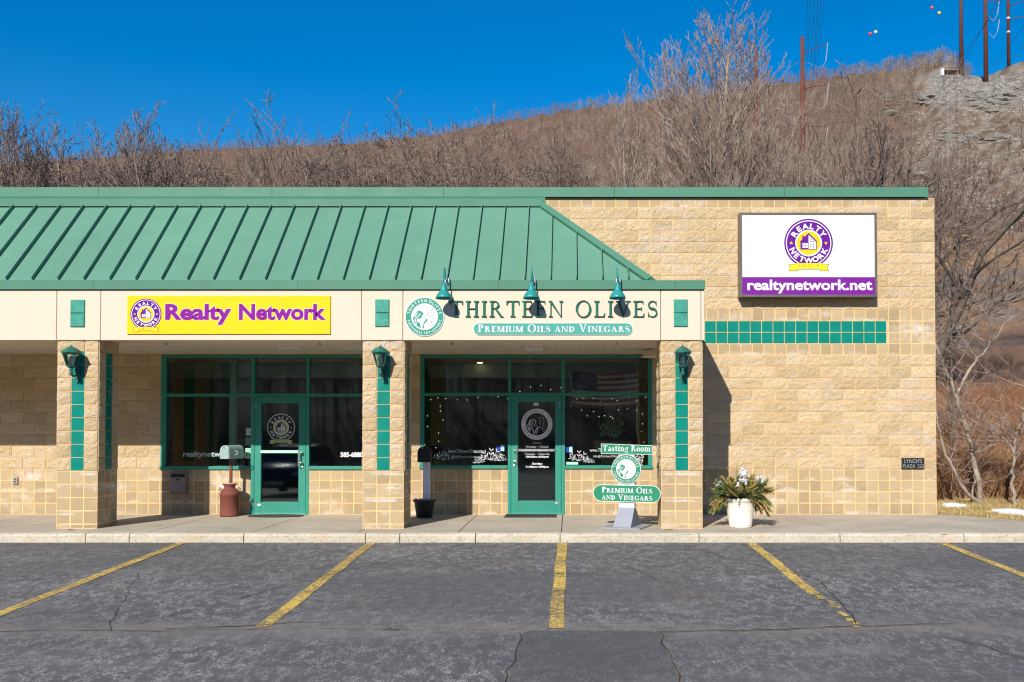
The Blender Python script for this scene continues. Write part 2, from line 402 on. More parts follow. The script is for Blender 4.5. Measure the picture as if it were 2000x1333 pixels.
pxs = list(range(-2500,-200,100)) + list(range(-200,2200,12)) + list(range(2200,4600,100))
Ys = [14*(1700/14)**(i/150) for i in range(151)]
vs, cols, fs = [], [], []
rng = random.Random(3)
def zone(px, py, X, Y):
    c = np.array((0.185, 0.122, 0.090)); n1 = mn.noise(Vector((X*0.05, Y*0.03, 9))); n2 = mn.noise(Vector((X*0.3, Y*0.2, 5)))
    c = c*(1+0.25*n1+0.15*n2)
    if Y < 24 and px > 1700: c = np.array((0.30, 0.225, 0.10))*(1+0.2*n2)
    if px > 1700:
        k = min(1, (px-1700)/110)
        if py < 205+14*n2 and px > 1815 + 30*n1 and py > 138: d = np.array((0.255, 0.24, 0.215))*(1+0.5*n2)
        elif py < 455+30*n1: d = np.array((0.27, 0.225, 0.185))*(1+0.45*n2+.3*n1) if n2 > -0.1 else np.array((0.19, 0.125, 0.085))*(1+.5*n1)
        elif py < 640+20*n2: d = np.array((0.33, 0.205, 0.105))*(1+0.35*n1) if n2+n1 > -0.2 else np.array((0.22, 0.195, 0.17))
        else: d = np.array((0.15, 0.11, 0.085))*(1+0.3*n2)
        if Y > 24: c = c*(1-k) + d*k
    return np.clip(c, 0.01, 1)
for Y in Ys:
    for px in pxs:
        z = terr(px, Y); X = (px-VX)/FP*Y
        vs.append((X, Y, z)); cols.append(tuple(zone(px, HY-(z-EYE)/Y*FP, X, Y)) + (1.0,))
W_ = len(pxs)
for i in range(len(Ys)-1):
    for j in range(W_-1): fs.append((i*W_+j, i*W_+j+1, (i+1)*W_+j+1, (i+1)*W_+j))
def vcol_mat(name, bump=0.6, bs=1.2):
    n = N(name); a = n.attr('col').outputs['Color']
    c = n.mix(n.ramp(n.noise(0.9, 6, 0.75), 0.35, 0.65), mul((1,1,1), 0.0), a)
    c = n.mix(0.35, a, c); c = n.mix(n.ramp(n.noise(5, 5, 0.75), 0.4, 0.65), c, mul((1,1,1),1.0), 'MULTIPLY')
    c = n.mix(n.ramp(n.noise(.33, 6, 0.8), 0.36, 0.62), mul((1,1,1),.62), c) if False else n.mix(1.0, c, n.mix(n.ramp(n.noise(.33, 7, 0.82), 0.36, 0.62), (.58,.56,.55), (1.25,1.22,1.18)), 'MULTIPLY')
    n.bump(n.noise(bs, 6, 0.75), bump, 0.6); return n.done(c, 0.95, 0, 0.1)
M['hill'] = vcol_mat('hillside_leaf_litter', 0.9, 0.35)
mb = MB(); mb.v = vs; mb.f = fs; mb.a = [0]*len(fs)
hill = obj('hillside', mb, M['hill'], kind='structure', smooth=True)
ca = hill.data.color_attributes.new('col', 'FLOAT_COLOR', 'POINT'); ca.data.foreach_set('color', np.array(cols, dtype=np.float32).ravel())

# ------------------------------------------------------------------ parking lot, kerb, walk
KY, SL, KB = 13.8, 0.038, -0.127
def lot_z(Y): return KB - SL*max(0.0, KY-Y) if Y > 0 else KB - SL*KY
mb = MB(); rows = [-90, -40, -10, 0, 4, 8, 11, 13.9]; xs = [-90,-30,-12,0,12,30,90]
mb.v = [(x, y, lot_z(y)) for y in rows for x in xs]; n_ = len(xs)
mb.f = [(i*n_+j, i*n_+j+1, (i+1)*n_+j+1, (i+1)*n_+j) for i in range(len(rows)-1) for j in range(n_-1)]; mb.a = [0]*len(mb.f)
lot = obj('parking_lot', mb, M['asphalt'], kind='structure')
def lot_strip(name, pts, w, mat, dz, closed=True, wob=0.0, r=None):
    """a painted or sealed strip laid on the sloping lot"""
    m = MB(); vs = []
    for i, p in enumerate(pts):
        a = Vector(pts[max(i-1,0)]); b = Vector(pts[min(i+1,len(pts)-1)]); d = (b-a).normalized(); q = Vector((-d.y, d.x))
        ww = w*(1+(r.uniform(-wob, wob) if r else 0))
        for s_ in (-1, 1):
            v = Vector(p)+q*s_*ww/2; vs.append((v.x, v.y, lot_z(v.y)+dz))
    m.add(vs, [(2*i, 2*i+2, 2*i+3, 2*i+1) for i in range(len(pts)-1)])
    return obj(name, m, mat, lot)
for X, y1, y0, dx in ((-5.589,13.72,7.2,0.02),(-2.847,13.72,8.80,0.02),(-0.085,13.72,8.74,-0.03),(2.645,13.72,10.2,0.0),(5.40,13.72,8.0,0.02)):
    pts = [(X+dx*(13.7-y)/5+0.006*math.sin(y*3+X), y) for y in np.linspace(y0, y1, 14)]
    lot_strip('parking_line', pts, 0.135, M['paint'], 0.005, True, 0.05, rng)
for a, b in ((10.16,9.98),(9.92,9.70),(9.66,9.58),(9.40,9.22),(9.12,9.02),(8.95,8.90),(8.84,8.78)): # broken remains of the worn line
    X = 2.67+rng.uniform(-.035,.05); lot_strip('parking_line', [(X+rng.uniform(-.02,.02), b), (X+.01, (a+b)/2), (X+rng.uniform(-.02,.02), a)], rng.uniform(.05,.10), M['paint'], 0.005)
m = MB(); m.add([(-0.50,5,lot_z(5)+.004),(0.86,5,lot_z(5)+.004),(0.82,8.55,lot_z(8.55)+.004),(0.74,8.66,lot_z(8.66)+.004),(-0.34,8.66,lot_z(8.66)+.004),(-0.42,8.55,lot_z(8.55)+.004)], [(0,1,2,3,4,5)])
obj('asphalt_patch', m, M['asphalt_patch'], lot)
M['crack'] = simple('crack_dark', (0.022, 0.020, 0.018), 0.95); M['seal'] = simple('dusty_crack_edge', (0.155, 0.125, 0.105), 0.9, var=0.3, vs=9)  # near-black colour of cracks and kerb joints, then their dusty edges
def crack(p0, p1, w, seed, dust=False):
    r = random.Random(seed); n = int((Vector(p1)-Vector(p0)).length*7)+2; pts = []; off = 0
    for i in range(n+1):
        t = i/n; off = off*0.85 + r.uniform(-0.03, 0.03); p = Vector(p0).lerp(Vector(p1), t)
        d = (Vector(p1)-Vector(p0)).normalized(); pts.append((p.x-d.y*off, p.y+d.x*off))
    if dust: lot_strip('crack_edge', pts, w*4.5, M['seal'], 0.0025, True, 0.5, r)
    lot_strip('crack', pts, w, M['crack'], 0.0075, True, 0.6, r)
for a in (((-0.42,8.6),(-0.52,5.0),.007,1,True),((0.80,8.6),(0.88,5.0),.008,2,True),((0.80,8.62),(3.6,8.9),.008,3,True),((-8,8.55),(-0.4,8.72),.008,4),
          ((3.2,8.6),(4.5,6.2),.009,5,True),((-1.5,13.6),(-3.0,11.1),.009,6),((1.6,13.6),(2.9,11.0),.010,7),((2.9,11.0),(2.75,8.9),.009,8),
          ((-7.6,12.0),(-4.9,12.7),.007,9),((-5.3,11.8),(-4.2,8.6),.005,10),((0.4,13.3),(1.0,11.0),.006,11),((-2.9,11.2),(-4.0,8.9),.009,12),
          ((-0.16,11.4),(-0.02,11.4),.03,13),((-0.16,10.4),(-0.02,10.42),.02,14),((-3.7,8.7),(-2.3,8.95),.012,15),((4.2,11.0),(6.4,9.2),.007,16),((2.9,10.3),(5.2,10.9),.006,17)):
    crack(*a)
m = MB(); joints = [-14,-9.35,-7.02,-6.38,-4.72,-2.95,-2.45,-1.35,-0.12,1.9,3.95,5.75,8.1,11,14,20]
for a, b in zip(joints[:-1], joints[1:]):
    k = max(2, int((b-a)/0.12)); prof = [(0.0,-0.20),(0.0,-0.035),(0.012,-0.010),(0.035,0.0),(0.17,0.001),(0.17,-0.20)]
    vs = []
    for i in range(k+1):
        x = a+0.006+(b-a-0.012)*i/k
        for j, (dy, z) in enumerate(prof):
            q = rng.uniform(-0.006, 0.006) if j in (1,2,3) else 0
            vs.append((x, KY+dy+q+ (rng.uniform(0,0.02) if j in (2,3) and rng.random()<0.07 else 0), z+q*0.7))
    L_ = len(prof)
    m.add(vs, [(i*L_+j, (i+1)*L_+j, (i+1)*L_+j+1, i*L_+j+1) for i in range(k) for j in range(L_-1)] + [list(range(L_))[::-1], list(range(k*L_, (k+1)*L_))])
kerb = obj('kerb', m, M['kerb'], kind='structure')
m = MB(); m.box(-14.05, 20, KY+0.02, KY+0.16, -0.21, -0.012); obj('kerb_joint_filler', m, M['crack'], kerb)
m = MB(); wj = [-14,-9.4,-7.75,-6.2,-4.65,-3.1,-1.62,-0.10,1.45,2.55,3.95,5.35]
def slab(m, poly, top=0.0, ch=0.008):
    n = len(poly); c = Vector((sum(p[0] for p in poly)/n, sum(p[1] for p in poly)/n))
    ins = [tuple(Vector(p)+(c-Vector(p)).normalized()*ch) for p in poly]
    vs = [(x,y,-0.15) for x,y in poly]+[(x,y,top-ch) for x,y in poly]+[(x,y,top) for x,y in ins]
    m.add(vs, [(i,(i+1)%n,n+(i+1)%n,n+i) for i in range(n)]+[(n+i,n+(i+1)%n,2*n+(i+1)%n,2*n+i) for i in range(n)]+[list(range(2*n,3*n))])
y0, y1 = KY+0.178, 16.95
for i, (a, b) in enumerate(zip(wj[:-1], wj[1:])): slab(m, [(a+.005,y0),(b-.005,y0),(b-.005,y1),(a+.005,y1)], 0.0)
slab(m, [(5.36,y0),(6.72,y0),(6.72,16.97),(5.36,16.97)]); slab(m, [(6.73,y0),(8.3,y0),(8.3,15.3),(7.55,15.75),(6.73,16.95)]); slab(m, [(8.31,y0),(20,y0),(20,15.0),(10,15.0),(8.31,15.29)])
walk = obj('sidewalk', m, M['walk'], kind='structure')

# ------------------------------------------------------------------ the shop building
WY, FYc = 16.9, 14.5            # wall plane, column front plane
CO = 0.2032
bld = thing('strip_mall', 'tan block strip mall with a green standing seam mansard over two glass storefronts', 'shop building', (0, WY, 0))
def cutx(x0, x1, holes, z0, z1):
    iv = [(x0, x1)]
    for hx0, hx1, hz0, hz1 in holes:
        if hz1 <= z0+0.02 or hz0 >= z1-0.02: continue
        nv = []
        for a, b in iv:
            if hx1 <= a or hx0 >= b: nv.append((a, b)); continue
            if hx0 > a+0.01: nv.append((a, hx0))
            if hx1 < b-0.01: nv.append((hx1, b))
        iv = nv
    return iv
def rough_block(m, T, u0, u1, z0, z1, r, a, g=0.0065, amp=0.008, prot=0.012):
    """split-face block: front is a broken height field. T maps (u, outward, z) to world"""
    u0 += g; u1 -= g; z0 += g; z1 -= g
    nu = max(2, int((u1-u0)/0.036)); nz = 5; vs = []; ph = r.uniform(0, 100)
    for j in range(nz+1):
        for i in range(nu+1):
            e = i in (0, nu) or j in (0, nz)
            u = u0+(u1-u0)*i/nu; z = z0+(z1-z0)*j/nz
            if e: w = prot*0.45+r.uniform(0, 0.004)
            else:
                w = prot + amp*mn.noise(Vector((u*9+ph, z*11, ph)))*1.4 + r.uniform(-amp, amp)*0.55
                u += r.uniform(-.008,.008); z += r.uniform(-.008,.008)
            vs.append(T(u, w, z))
    k = nu+1
    fs = [(j*k+i, j*k+i+1, (j+1)*k+i+1, (j+1)*k+i) for j in range(nz) for i in range(nu)]
    base = len(vs); cs = [0, nu, nz*k+nu, nz*k]
    for (u, z) in ((u0,z0),(u1,z0),(u1,z1),(u0,z1)): vs.append(T(u, -0.04, z))
    ring = [list(range(0,k)), [j*k+nu for j in range(nz+1)], [nz*k+i for i in range(nu,-1,-1)], [j*k for j in range(nz,-1,-1)]]
    for q in range(4): fs.append([base+q, base+(q+1)%4] + ring[q][::-1])
    m.add(vs, fs, a)
def flat_block(m, T, u0, u1, z0, z1, a, g=0.0075, pr=0.002, ch=0.004):
    u0 += g; u1 -= g; z0 += g; z1 -= g
    if u1-u0 < 0.02: return
    vs = [T(u0,-.04,z0),T(u1,-.04,z0),T(u1,-.04,z1),T(u0,-.04,z1),T(u0,pr-ch,z0),T(u1,pr-ch,z0),T(u1,pr-ch,z1),T(u0,pr-ch,z1),
          T(u0+ch,pr,z0+ch),T(u1-ch,pr,z0+ch),T(u1-ch,pr,z1-ch),T(u0+ch,pr,z1-ch)]
    m.add(vs, [(0,1,5,4),(1,2,6,5),(2,3,7,6),(3,0,4,7),(4,5,9,8),(5,6,10,9),(6,7,11,10),(7,4,8,11),(8,9,10,11)], a)
holes = [(PX(315,WY), PX(772,WY), 4*CO, 14*CO), (PX(492,WY), PX(602,WY), -1, 14*CO),
         (PX(821,WY), PX(1273,WY), 4*CO, 14*CO), (PX(996,WY), PX(1104,WY), -1, 14*CO)]
WX0, WX1 = -13.0, 6.56
def T_wall(u, w, z): return (u, WY-w, z)
ms, mf, mt, mo = MB(), MB(), MB(), MB(); r = random.Random(11)
for k in range(28):
    z0, z1 = k*CO, min((k+1)*CO, 5.66)
    for a, b in cutx(WX0, WX1, holes, z0, z1):
        mo.add([T_wall(a,-0.001,z0),T_wall(b,-0.001,z0),T_wall(b,-0.001,z1),T_wall(a,-0.001,z1)], [(0,1,2,3)])
        if k in (15, 16):
            g0, g1 = PX(1378,WY)-CO, PX(1733,WY)
            xx = g1
            for i in range(int((g1-1.9)/CO)):
                flat_block(mt, T_wall, g1-(i+1)*CO, g1-i*CO, z0, z1, r.random(), 0.004, 0.001, 0.002)
            lo = g1-int((g1-1.9)/CO)*CO
            segs = [(a, lo, False), (g1, b, False)]
        else: segs = [(a, b, None)]
        for a_, b_, _ in segs:
            smooth_row = k < 4 or k in (14,15,16,17) or k == 27
            st = CO if smooth_row else 2*CO
            off = 0.035 if smooth_row else (0.035 + (k % 2)*CO)
            i0 = math.floor((a_-off)/st); edges = [a_]+[off+i*st for i in range(i0, i0+200) if a_+0.03 < off+i*st < b_-0.03]+[b_]
            if 17 < k < 27:   # the control joint right of the mansard
                cj = PX(1271, WY)
                if a_ < cj < b_: edges = sorted(set([e for e in edges if abs(e-cj) > 0.05]+[cj]))
            for u0, u1 in zip(edges[:-1], edges[1:]):
                if smooth_row: flat_block(mf, T_wall, u0, u1, z0, z1, max(0.02, r.random()))
                elif z0 > 3.7 and u1 < -1.0: continue    # behind the mansard
                else: rough_block(ms, T_wall, u0, u1, z0, z1, r, max(0.02, r.random()))
wall = obj('wall', ms, M['split'], bld)
obj('scored_block', mf, M['smooth'], wall); obj('mortar', mo, M['mortar'], wall); obj('tile_band', mt, M['tile'], wall)
m = MB(); m.box(WX0, WX1-0.03, WY+0.05, WY+0.2, 14*CO+0.03, 5.66)      # backing above the windows
for a, b in cutx(WX0, WX1-0.03, holes[:1]+holes[2:3], 1.5, 1.6): m.box(a, b, WY+0.05, WY+0.2, 0, 14*CO+0.03)
for a, b in ((holes[0][0], holes[1][0]), (holes[1][1], holes[0][1]), (holes[2][0], holes[3][0]), (holes[3][1], holes[2][1])):
    m.box(a, b, WY+0.045, WY+0.2, 0, 4*CO-0.003); m.box(a, b, WY+0.002, WY+0.045, 4*CO-0.028, 4*CO-0.004)
# jamb returns of the openings
for h in (holes[0], holes[2]):
    m.box(h[0]-0.05, h[0]-0.004, WY+0.006, WY+0.045, 4*CO, 14*CO-0.003); m.box(h[1]+0.004, h[1]+0.05, WY+0.006, WY+0.045, 4*CO, 14*CO-0.003)
for h in (holes[1], holes[3]):
    m.box(h[0]-0.05, h[0]-0.004, WY+0.006, WY+0.044, 0, 4*CO-0.03); m.box(h[1]+0.004, h[1]+0.05, WY+0.006, WY+0.044, 0, 4*CO-0.03)
m.box(WX1-0.2, WX1-0.012, WY+0.2, WY+9.8, 0, 5.66); m.box(WX0, WX1-0.2, WY+9.6, WY+9.8, 0, 5.66); m.box(WX0, WX1-0.25, WY+0.2, WY+9.6, 5.3, 5.4)
m.box(WX0, WX0+0.2, WY+0.2, WY+9.6, 0, 5.3)
# right end return, so the corner is solid
m.box(WX1-0.05, WX1-0.013, WY+0.007, WY+0.049, 0, 5.66)
obj('wall_backing', m, M['mortar'], wall)
# roof membrane seen from above, coping
cz0, cz1 = PZ(384, WY-0.05), PZ(366, WY-0.05)
m = MB(); cjs = [WX0-0.3, PX(190,WY), PX(530,WY), PX(866,WY), PX(1200,WY), PX(1533,WY), WX1+0.03]
cjs[-1] = PX(1817, WY-0.05)
for a, b in zip(cjs[:-1], cjs[1:]):
    g = 0.003
    prof = [(WY-0.055, cz0), (WY-0.052, cz1), (WY+0.30, cz1+0.03), (WY+0.30, cz0)]
    m.prism_x(prof, a+g, b-g); m.prism_x([(WY-0.065,cz0-0.012),(WY-0.065,cz0+0.004),(WY-0.056,cz0+0.004),(WY-0.056,cz0-0.012)], a+g, b-g)
m.box(cjs[-1]-0.3, cjs[-1]-0.004, WY+0.31, WY+9.9, cz0, cz1+0.02)
m.box(WX0, cjs[-1]-0.31, WY+9.5, WY+9.85, cz0, cz1+0.02)
obj('coping', m, M['trim'], bld)

# columns
def column(cx, name_label=None):
    h = 0.315; x0, x1 = cx-h, cx+h; yb = FYc+2*h
    ms, mf, mo = MB(), MB(), MB(); mts = []
    faces = [lambda u,w,z: (x0+u, FYc-w, z), lambda u,w,z: (x1+w, FYc+u, z), lambda u,w,z: (x0-w, FYc+2*h-u, z), lambda u,w,z: (x1-u, yb+w, z)]
    base = 0.068; top = base+14*CO
    for fi, T in enumerate(faces):
        mt = MB(); mts.append(mt)
        E = [0, 0.2134, 0.4166, 0.63]
        for a, b in zip(E[:-1], E[1:]): flat_block(mf, T, a, b, 0, base, r.random())
        for k in range(14):
            z0, z1 = base+k*CO, base+(k+1)*CO
            if k < 4:
                for a, b in zip(E[:-1], E[1:]): flat_block(mf, T, a, b, z0, z1, max(.02, r.random()))
            elif k < 13:
                rough_block(ms, T, E[0], E[1], z0, z1, r, max(.02, r.random()), amp=0.010, prot=0.016)
                rough_block(ms, T, E[2], E[3], z0, z1, r, max(.02, r.random()), amp=0.010, prot=0.016)
                flat_block(mt, T, E[1], E[2], z0, z1, r.random(), 0.004, 0.004, 0.003)
            else:
                s_ = E[2] if fi % 2 == 0 else E[1]
                rough_block(ms, T, E[0], s_, z0, z1, r, max(.02, r.random()), amp=0.010, prot=0.016)
                rough_block(ms, T, s_, E[3], z0, z1, r, max(.02, r.random()), amp=0.010, prot=0.016)
    mo.box(x0+0.001, x1-0.001, FYc+0.001, yb-0.001, -0.02, top)
    c = obj('column', ms, M['split'], bld); obj('scored_block', mf, M['smooth'], c); obj('mortar', mo, M['mortar'], c); [obj('tile_strip', q, M['tile'], c) for q in mts]
    return c
colX = [PX(151.5, FYc), PX(749, FYc), PX(1331.5, FYc)]
for x in colX: column(x)

# fascia, beam, soffit
FF = 14.46; fz0, fz1 = PZ(665, FF), PZ(566, FF); fxr = PX(1377, FF)
m = MB(); js = [-13, PX(108,FF), PX(194,FF), PX(705,FF), PX(786,FF), PX(1291,FF), PX(1370,FF), fxr]
for i, (a, b) in enumerate(zip(js[:-1], js[1:])):
    m.bbox(a+0.004, b-0.004, FF, FF+0.10, fz0, fz1, 0.006)
fas = obj('fascia', m, M['stucco'], bld)
m = MB(); m.box(-13, fxr-0.02, FF+0.06, FF+0.12, fz0+0.01, fz1); m.box(fxr-0.10, fxr-0.004, FF+0.101, WY-0.02, fz0, fz1+0.0)
obj('fascia_return', m, M['stucco'], fas)
def fascia_tile(px0, px1, py0, py1):
    m = MB(); pm = (py0+py1)/2
    for a, b in ((py0, pm-0.4), (pm+0.4, py1)):
        m.bbox(PX(px0,FF), PX(px1,FF), FF-0.022, FF+0.02, PZ(b,FF), PZ(a,FF), 0.008, 0.1)
    return obj('fascia_tile', m, M['tile_rough'], fas)
for a in ((135.8,163.4,586,639),(732.2,759.5,585.5,638.5),(1316.4,1343.4,585.5,638.5)): fascia_tile(*a)
m = MB(); bz = fz0+0.015; m.box(-13, fxr-0.11, FF+0.12, FF+0.85, bz, bz+0.25)
for a in (-2.0,): pass
obj('beam', m, M['beam'], bld)
m = MB(); x = -13.0; i = 0
while x < fxr-0.12:
    m.box(x, min(x+0.196, fxr-0.11), FF+0.852, WY-0.03, bz+0.012, bz+0.03, 0.1); x += 0.2
sof = obj('soffit', m, M['soffit'], bld)
m = MB(); m.box(-13, fxr-0.11, FF+0.852, WY-0.02, bz+0.034, bz+0.06); m.box(-13, fxr-0.11, WY-0.03, WY-0.004, bz-0.03, bz+0.03); obj('soffit_deck', m, M['beam'], sof)
# sloping boxed bracket in the right corner of the soffit
m = MB(); bx0, bx1 = PX(1252,16.5), PX(1284,16.5)
m.prism([(bx0,PZ(699,16.5)),(bx1-0.02,PZ(699,16.5)),(bx1-0.02,bz+0.005),(bx0+0.17,bz+0.005)], 16.2, 16.6); obj('soffit_bracket', m, M['beam'], bld)

# mansard
EY, TY = 14.58, 16.14
ez, tz = PZ(548, EY), PZ(403, TY)
ex, tx = PX(1270, EY), PX(1063, TY)
def mz(Y): return ez + (tz-ez)*(Y-EY)/(TY-EY)
m = MB(); m.add([(-13,EY,ez),(ex,EY,ez),(tx,TY,tz),(-13,TY,tz)], [(0,1,2,3)])
side_x = ex+0.55
m.add([(ex,EY,ez),(ex,WY-.02,ez),(tx,WY-.02,tz),(tx,TY,tz)], [(0,1,2,3)])
roof = obj('mansard_roof', m, M['roof'], bld)
m = MB(); up = Vector((0, -(tz-ez), (TY-EY))).normalized()
k = 0
x = PX(9.2, EY)-0.4001*12
hipx = lambda X: EY + (ex-X)*(TY-EY)/(ex-tx)       # depth of the hip at X
while x < ex-0.12:
    yt = TY if x < tx else hipx(x)
    h_, w_ = 0.060, 0.009
    vs = []
    for Y in (EY+0.004, yt-0.01):
        b = Vector((0, Y, mz(Y))); t = b+up*h_
        vs += [(x-w_,b.y,b.z),(x+w_,b.y,b.z),(x+w_*0.6,t.y,t.z),(x-w_*0.6,t.y,t.z)]
    m = MB(); m.add(vs, [(0,1,5,4),(1,2,6,5),(2,3,7,6),(3,0,4,7),(0,3,2,1),(4,5,6,7)]); x += 0.4001
    obj('seam', m, M['roof'], roof)
# top band and hip cap
bt = PZ(385.5, TY-0.03)
m = MB(); m.prism_x([(TY-0.06,tz-0.015),(TY-0.06,bt-0.05),(TY-0.015,bt),(WY-0.06,bt+0.015),(WY-0.06,tz+0.02),(TY-0.01,tz-0.015)], -13, tx-0.03)
# hip cap: a folded strip along the hip, standing proud of the pan
H0, H1 = Vector((ex+0.02, EY-0.01, ez)), Vector((tx, TY, tz)); d = (H1-H0); n_ = up
lft = Vector((-1,0,0)) - d.normalized()*Vector((-1,0,0)).dot(d.normalized()); lft.normalize()
a0, a1 = H0, H1+d.normalized()*0.12
top0 = [a0+n_*0.06, a1+n_*0.06]
vs = [a0+lft*0.10+n_*0.0, a0+lft*0.10+n_*0.05, a0+n_*0.075, a0+Vector((0.10,0,-0.02)), a1+lft*0.10, a1+lft*0.10+n_*0.05, a1+n_*0.075, a1+Vector((0.10,0,-0.02))]
m.add(vs, [(0,1,5,4),(1,2,6,5),(2,3,7,6),(3,0,4,7),(0,3,2,1),(4,5,6,7)])
m.prism_x([(TY-0.03,tz),(TY-0.03,bt),(WY-.06,bt+0.01),(WY-.06,tz)], tx-0.028, tx+0.012)
m.add([(tx+0.012,TY-0.03,bt),(tx+0.012,WY-.06,bt),(tx+0.30,WY-.06,tz-0.15),(tx+0.28,TY+0.16,tz-0.18),(tx+.012,TY+.02,tz)], [(0,4,3,2,1)])
obj('hip_cap', m, M['trim'], roof)
# eave flashing
EF = FF-0.035; z0, z1 = PZ(565.3,EF), PZ(547.5,EF); m = MB()
for a, b in zip([-13, PX(180,EF), PX(580,EF), PX(973,EF), PX(1320,EF)], [PX(180,EF), PX(580,EF), PX(973,EF), PX(1320,EF), PX(1378.5,EF)]):
    m.prism_x([(EF,z0),(EF,z1-0.004),(EF+0.01,z1),(EY+0.05,z1+0.006),(EY+0.05,z0+0.02),(EF+0.03,z0)], a+0.0015, b-0.0015)
m.box(ex-0.1, PX(1378.5,EF)-0.004, EY+0.052, WY-0.05, z0+0.03, z1-0.002)
m.box(PX(1378.5,EF)-0.03, PX(1378.5,EF), EY+0.052, WY-0.05, z0, z1-0.004)
obj('eave_flashing', m, M['trim'], bld)

# interior shell (two shops)
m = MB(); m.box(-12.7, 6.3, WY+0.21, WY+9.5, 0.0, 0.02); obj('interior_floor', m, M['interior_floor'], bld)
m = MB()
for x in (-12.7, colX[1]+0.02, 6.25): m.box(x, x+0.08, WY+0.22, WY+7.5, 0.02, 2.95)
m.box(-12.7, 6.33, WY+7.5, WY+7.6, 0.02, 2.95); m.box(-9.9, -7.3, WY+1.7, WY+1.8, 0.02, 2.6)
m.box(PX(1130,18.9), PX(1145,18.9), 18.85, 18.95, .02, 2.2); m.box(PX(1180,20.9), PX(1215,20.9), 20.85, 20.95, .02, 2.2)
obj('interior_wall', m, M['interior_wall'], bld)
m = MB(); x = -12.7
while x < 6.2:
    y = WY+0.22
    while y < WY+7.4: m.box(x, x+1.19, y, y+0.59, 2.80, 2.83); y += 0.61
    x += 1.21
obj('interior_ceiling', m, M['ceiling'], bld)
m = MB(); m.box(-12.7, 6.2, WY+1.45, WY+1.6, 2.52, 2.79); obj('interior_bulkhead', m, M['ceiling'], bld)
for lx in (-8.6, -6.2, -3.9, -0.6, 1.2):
    m = MB(); m.box(lx-.28, lx+.28, WY+3.2, WY+3.75, 2.775, 2.797); obj('added_fill_panel', m, M['fill_panel'], bld)  # glowing panels added to brighten the shop interiors
# ------------------------------------------------------------------ lettering
def _font_mesh(text, bold=0.0, extrude=0.0, sp=1.0, align='CENTER'):
    cu = bpy.data.curves.new('t', 'FONT'); cu.body = text; cu.size = 1.0; cu.offset = bold; cu.extrude = extrude
    cu.align_x = align; cu.resolution_u = 3; cu.space_character = sp
    o = bpy.data.objects.new('t', cu); C.objects.link(o); bpy.context.view_layer.update()
    me = o.to_mesh(); V = np.array([v.co[:] for v in me.vertices]).reshape(-1,3); F = [list(p.vertices) for p in me.polygons]
    o.to_mesh_clear(); bpy.data.objects.remove(o); bpy.data.curves.remove(cu)
    return V, F
_fc = {}
def font(text, bold=0.0, extrude=0.0, sp=1.0):
    k = (text, bold, extrude, sp)
    if k not in _fc: _fc[k] = _font_mesh(*k)
    return _fc[k]
def text_fit(mb, text, x0, x1, z0, z1, y, bold=0.0, depth=0.0, pad=0.0, ref=None, sp=1.0, skew=0.0):
    """set a line of type in the box; ref = the string whose height fills z0..z1. pad > 0 = bolder outline below it"""
    V, F = font(text, bold, 0.5 if depth else 0.0, sp); V = V.copy()
    B, _ = font(text, bold, 0.5 if depth else 0.0, sp); H, _ = font(ref or text, bold, 0.0, sp)
    if pad: V, F = font(text, bold+pad, 0.5 if depth else 0.0, sp); V = V.copy()
    kx = (x1-x0)/(B[:,0].max()-B[:,0].min()); kz = (z1-z0)/(H[:,1].max()-H[:,1].min())
    xs = x0+(V[:,0]-B[:,0].min())*kx; zs = z0+(V[:,1]-H[:,1].min())*kz
    ys = y - V[:,2]*depth*1.0 - depth/2 if depth else np.full(len(V), y)
    mb.add(list(zip(xs+skew*(zs-z0), ys, zs)), F)
def ring_text(mb, text, cx, cz, r, h, a0, a1, y, bold=0.03, inward=False, wk=1.0, serif=False):
    """letters round a circle, clockwise from a0 to a1 degrees (90 = top); inward: tops towards the centre"""
    n = len(text)
    ws = [0.45 if c in 'I·' else (0.35 if c == ' ' else (1.25 if c in 'WM' else 1.0)) for c in text]; tot = sum(ws); acc = 0
    for c, w_ in zip(text, ws):
        t = R(a0+(a1-a0)*(acc+w_/2)/tot); acc += w_
        if c == ' ': continue
        if c == '·': mb.disc(cx+r*math.cos(t), cz+r*math.sin(t), h*0.18, y, y+0.0004, 8); continue
        V, F = font(c, bold); Hh, _ = font('H', bold); kz = h/(Hh[:,1].max()-Hh[:,1].min())
        wid = V[:,0].max()-V[:,0].min(); kx = kz*wk
        X = (V[:,0]-(V[:,0].max()+V[:,0].min())/2)*kx; Z = V[:,1]*kz-h/2
        if inward: rx, rz, ux, uz = -math.sin(t), math.cos(t), -math.cos(t), -math.sin(t)
        else: rx, rz, ux, uz = math.sin(t), -math.cos(t), math.cos(t), math.sin(t)
        mb.add([(cx+r*math.cos(t)+a*rx+b*ux, y, cz+r*math.sin(t)+a*rz+b*uz) for a, b in zip(X, Z)], F)
# roman letters drawn from strokes: list of polygons in a box one unit tall
def stroke(pts, ws):
    pts = [Vector(p) for p in pts]; Lf, Rt = [], []
    for i, p in enumerate(pts):
        d = (pts[min(i+1,len(pts)-1)]-pts[max(i-1,0)]).normalized(); q = Vector((-d.y, d.x))*ws[i]/2
        Lf.append(p+q); Rt.append(p-q)
    return [[tuple(Lf[i]), tuple(Lf[i+1]), tuple(Rt[i+1]), tuple(Rt[i])] for i in range(len(pts)-1)]
def arc(cx, cy, rx, ry, a0, a1, w, t, n=14):
    out = []
    for i in range(n):
        q = []
        for j, k in ((i,0),(i+1,0),(i+1,1),(i,1)):
            a = R(a0+(a1-a0)*j/n); q.append((cx+(rx-k*w)*math.cos(a), cy+(ry-k*t)*math.sin(a)))
        out.append(q)
    return out
def rect(x0, x1, y0, y1): return [(x0,y0),(x1,y0),(x1,y1),(x0,y1)]
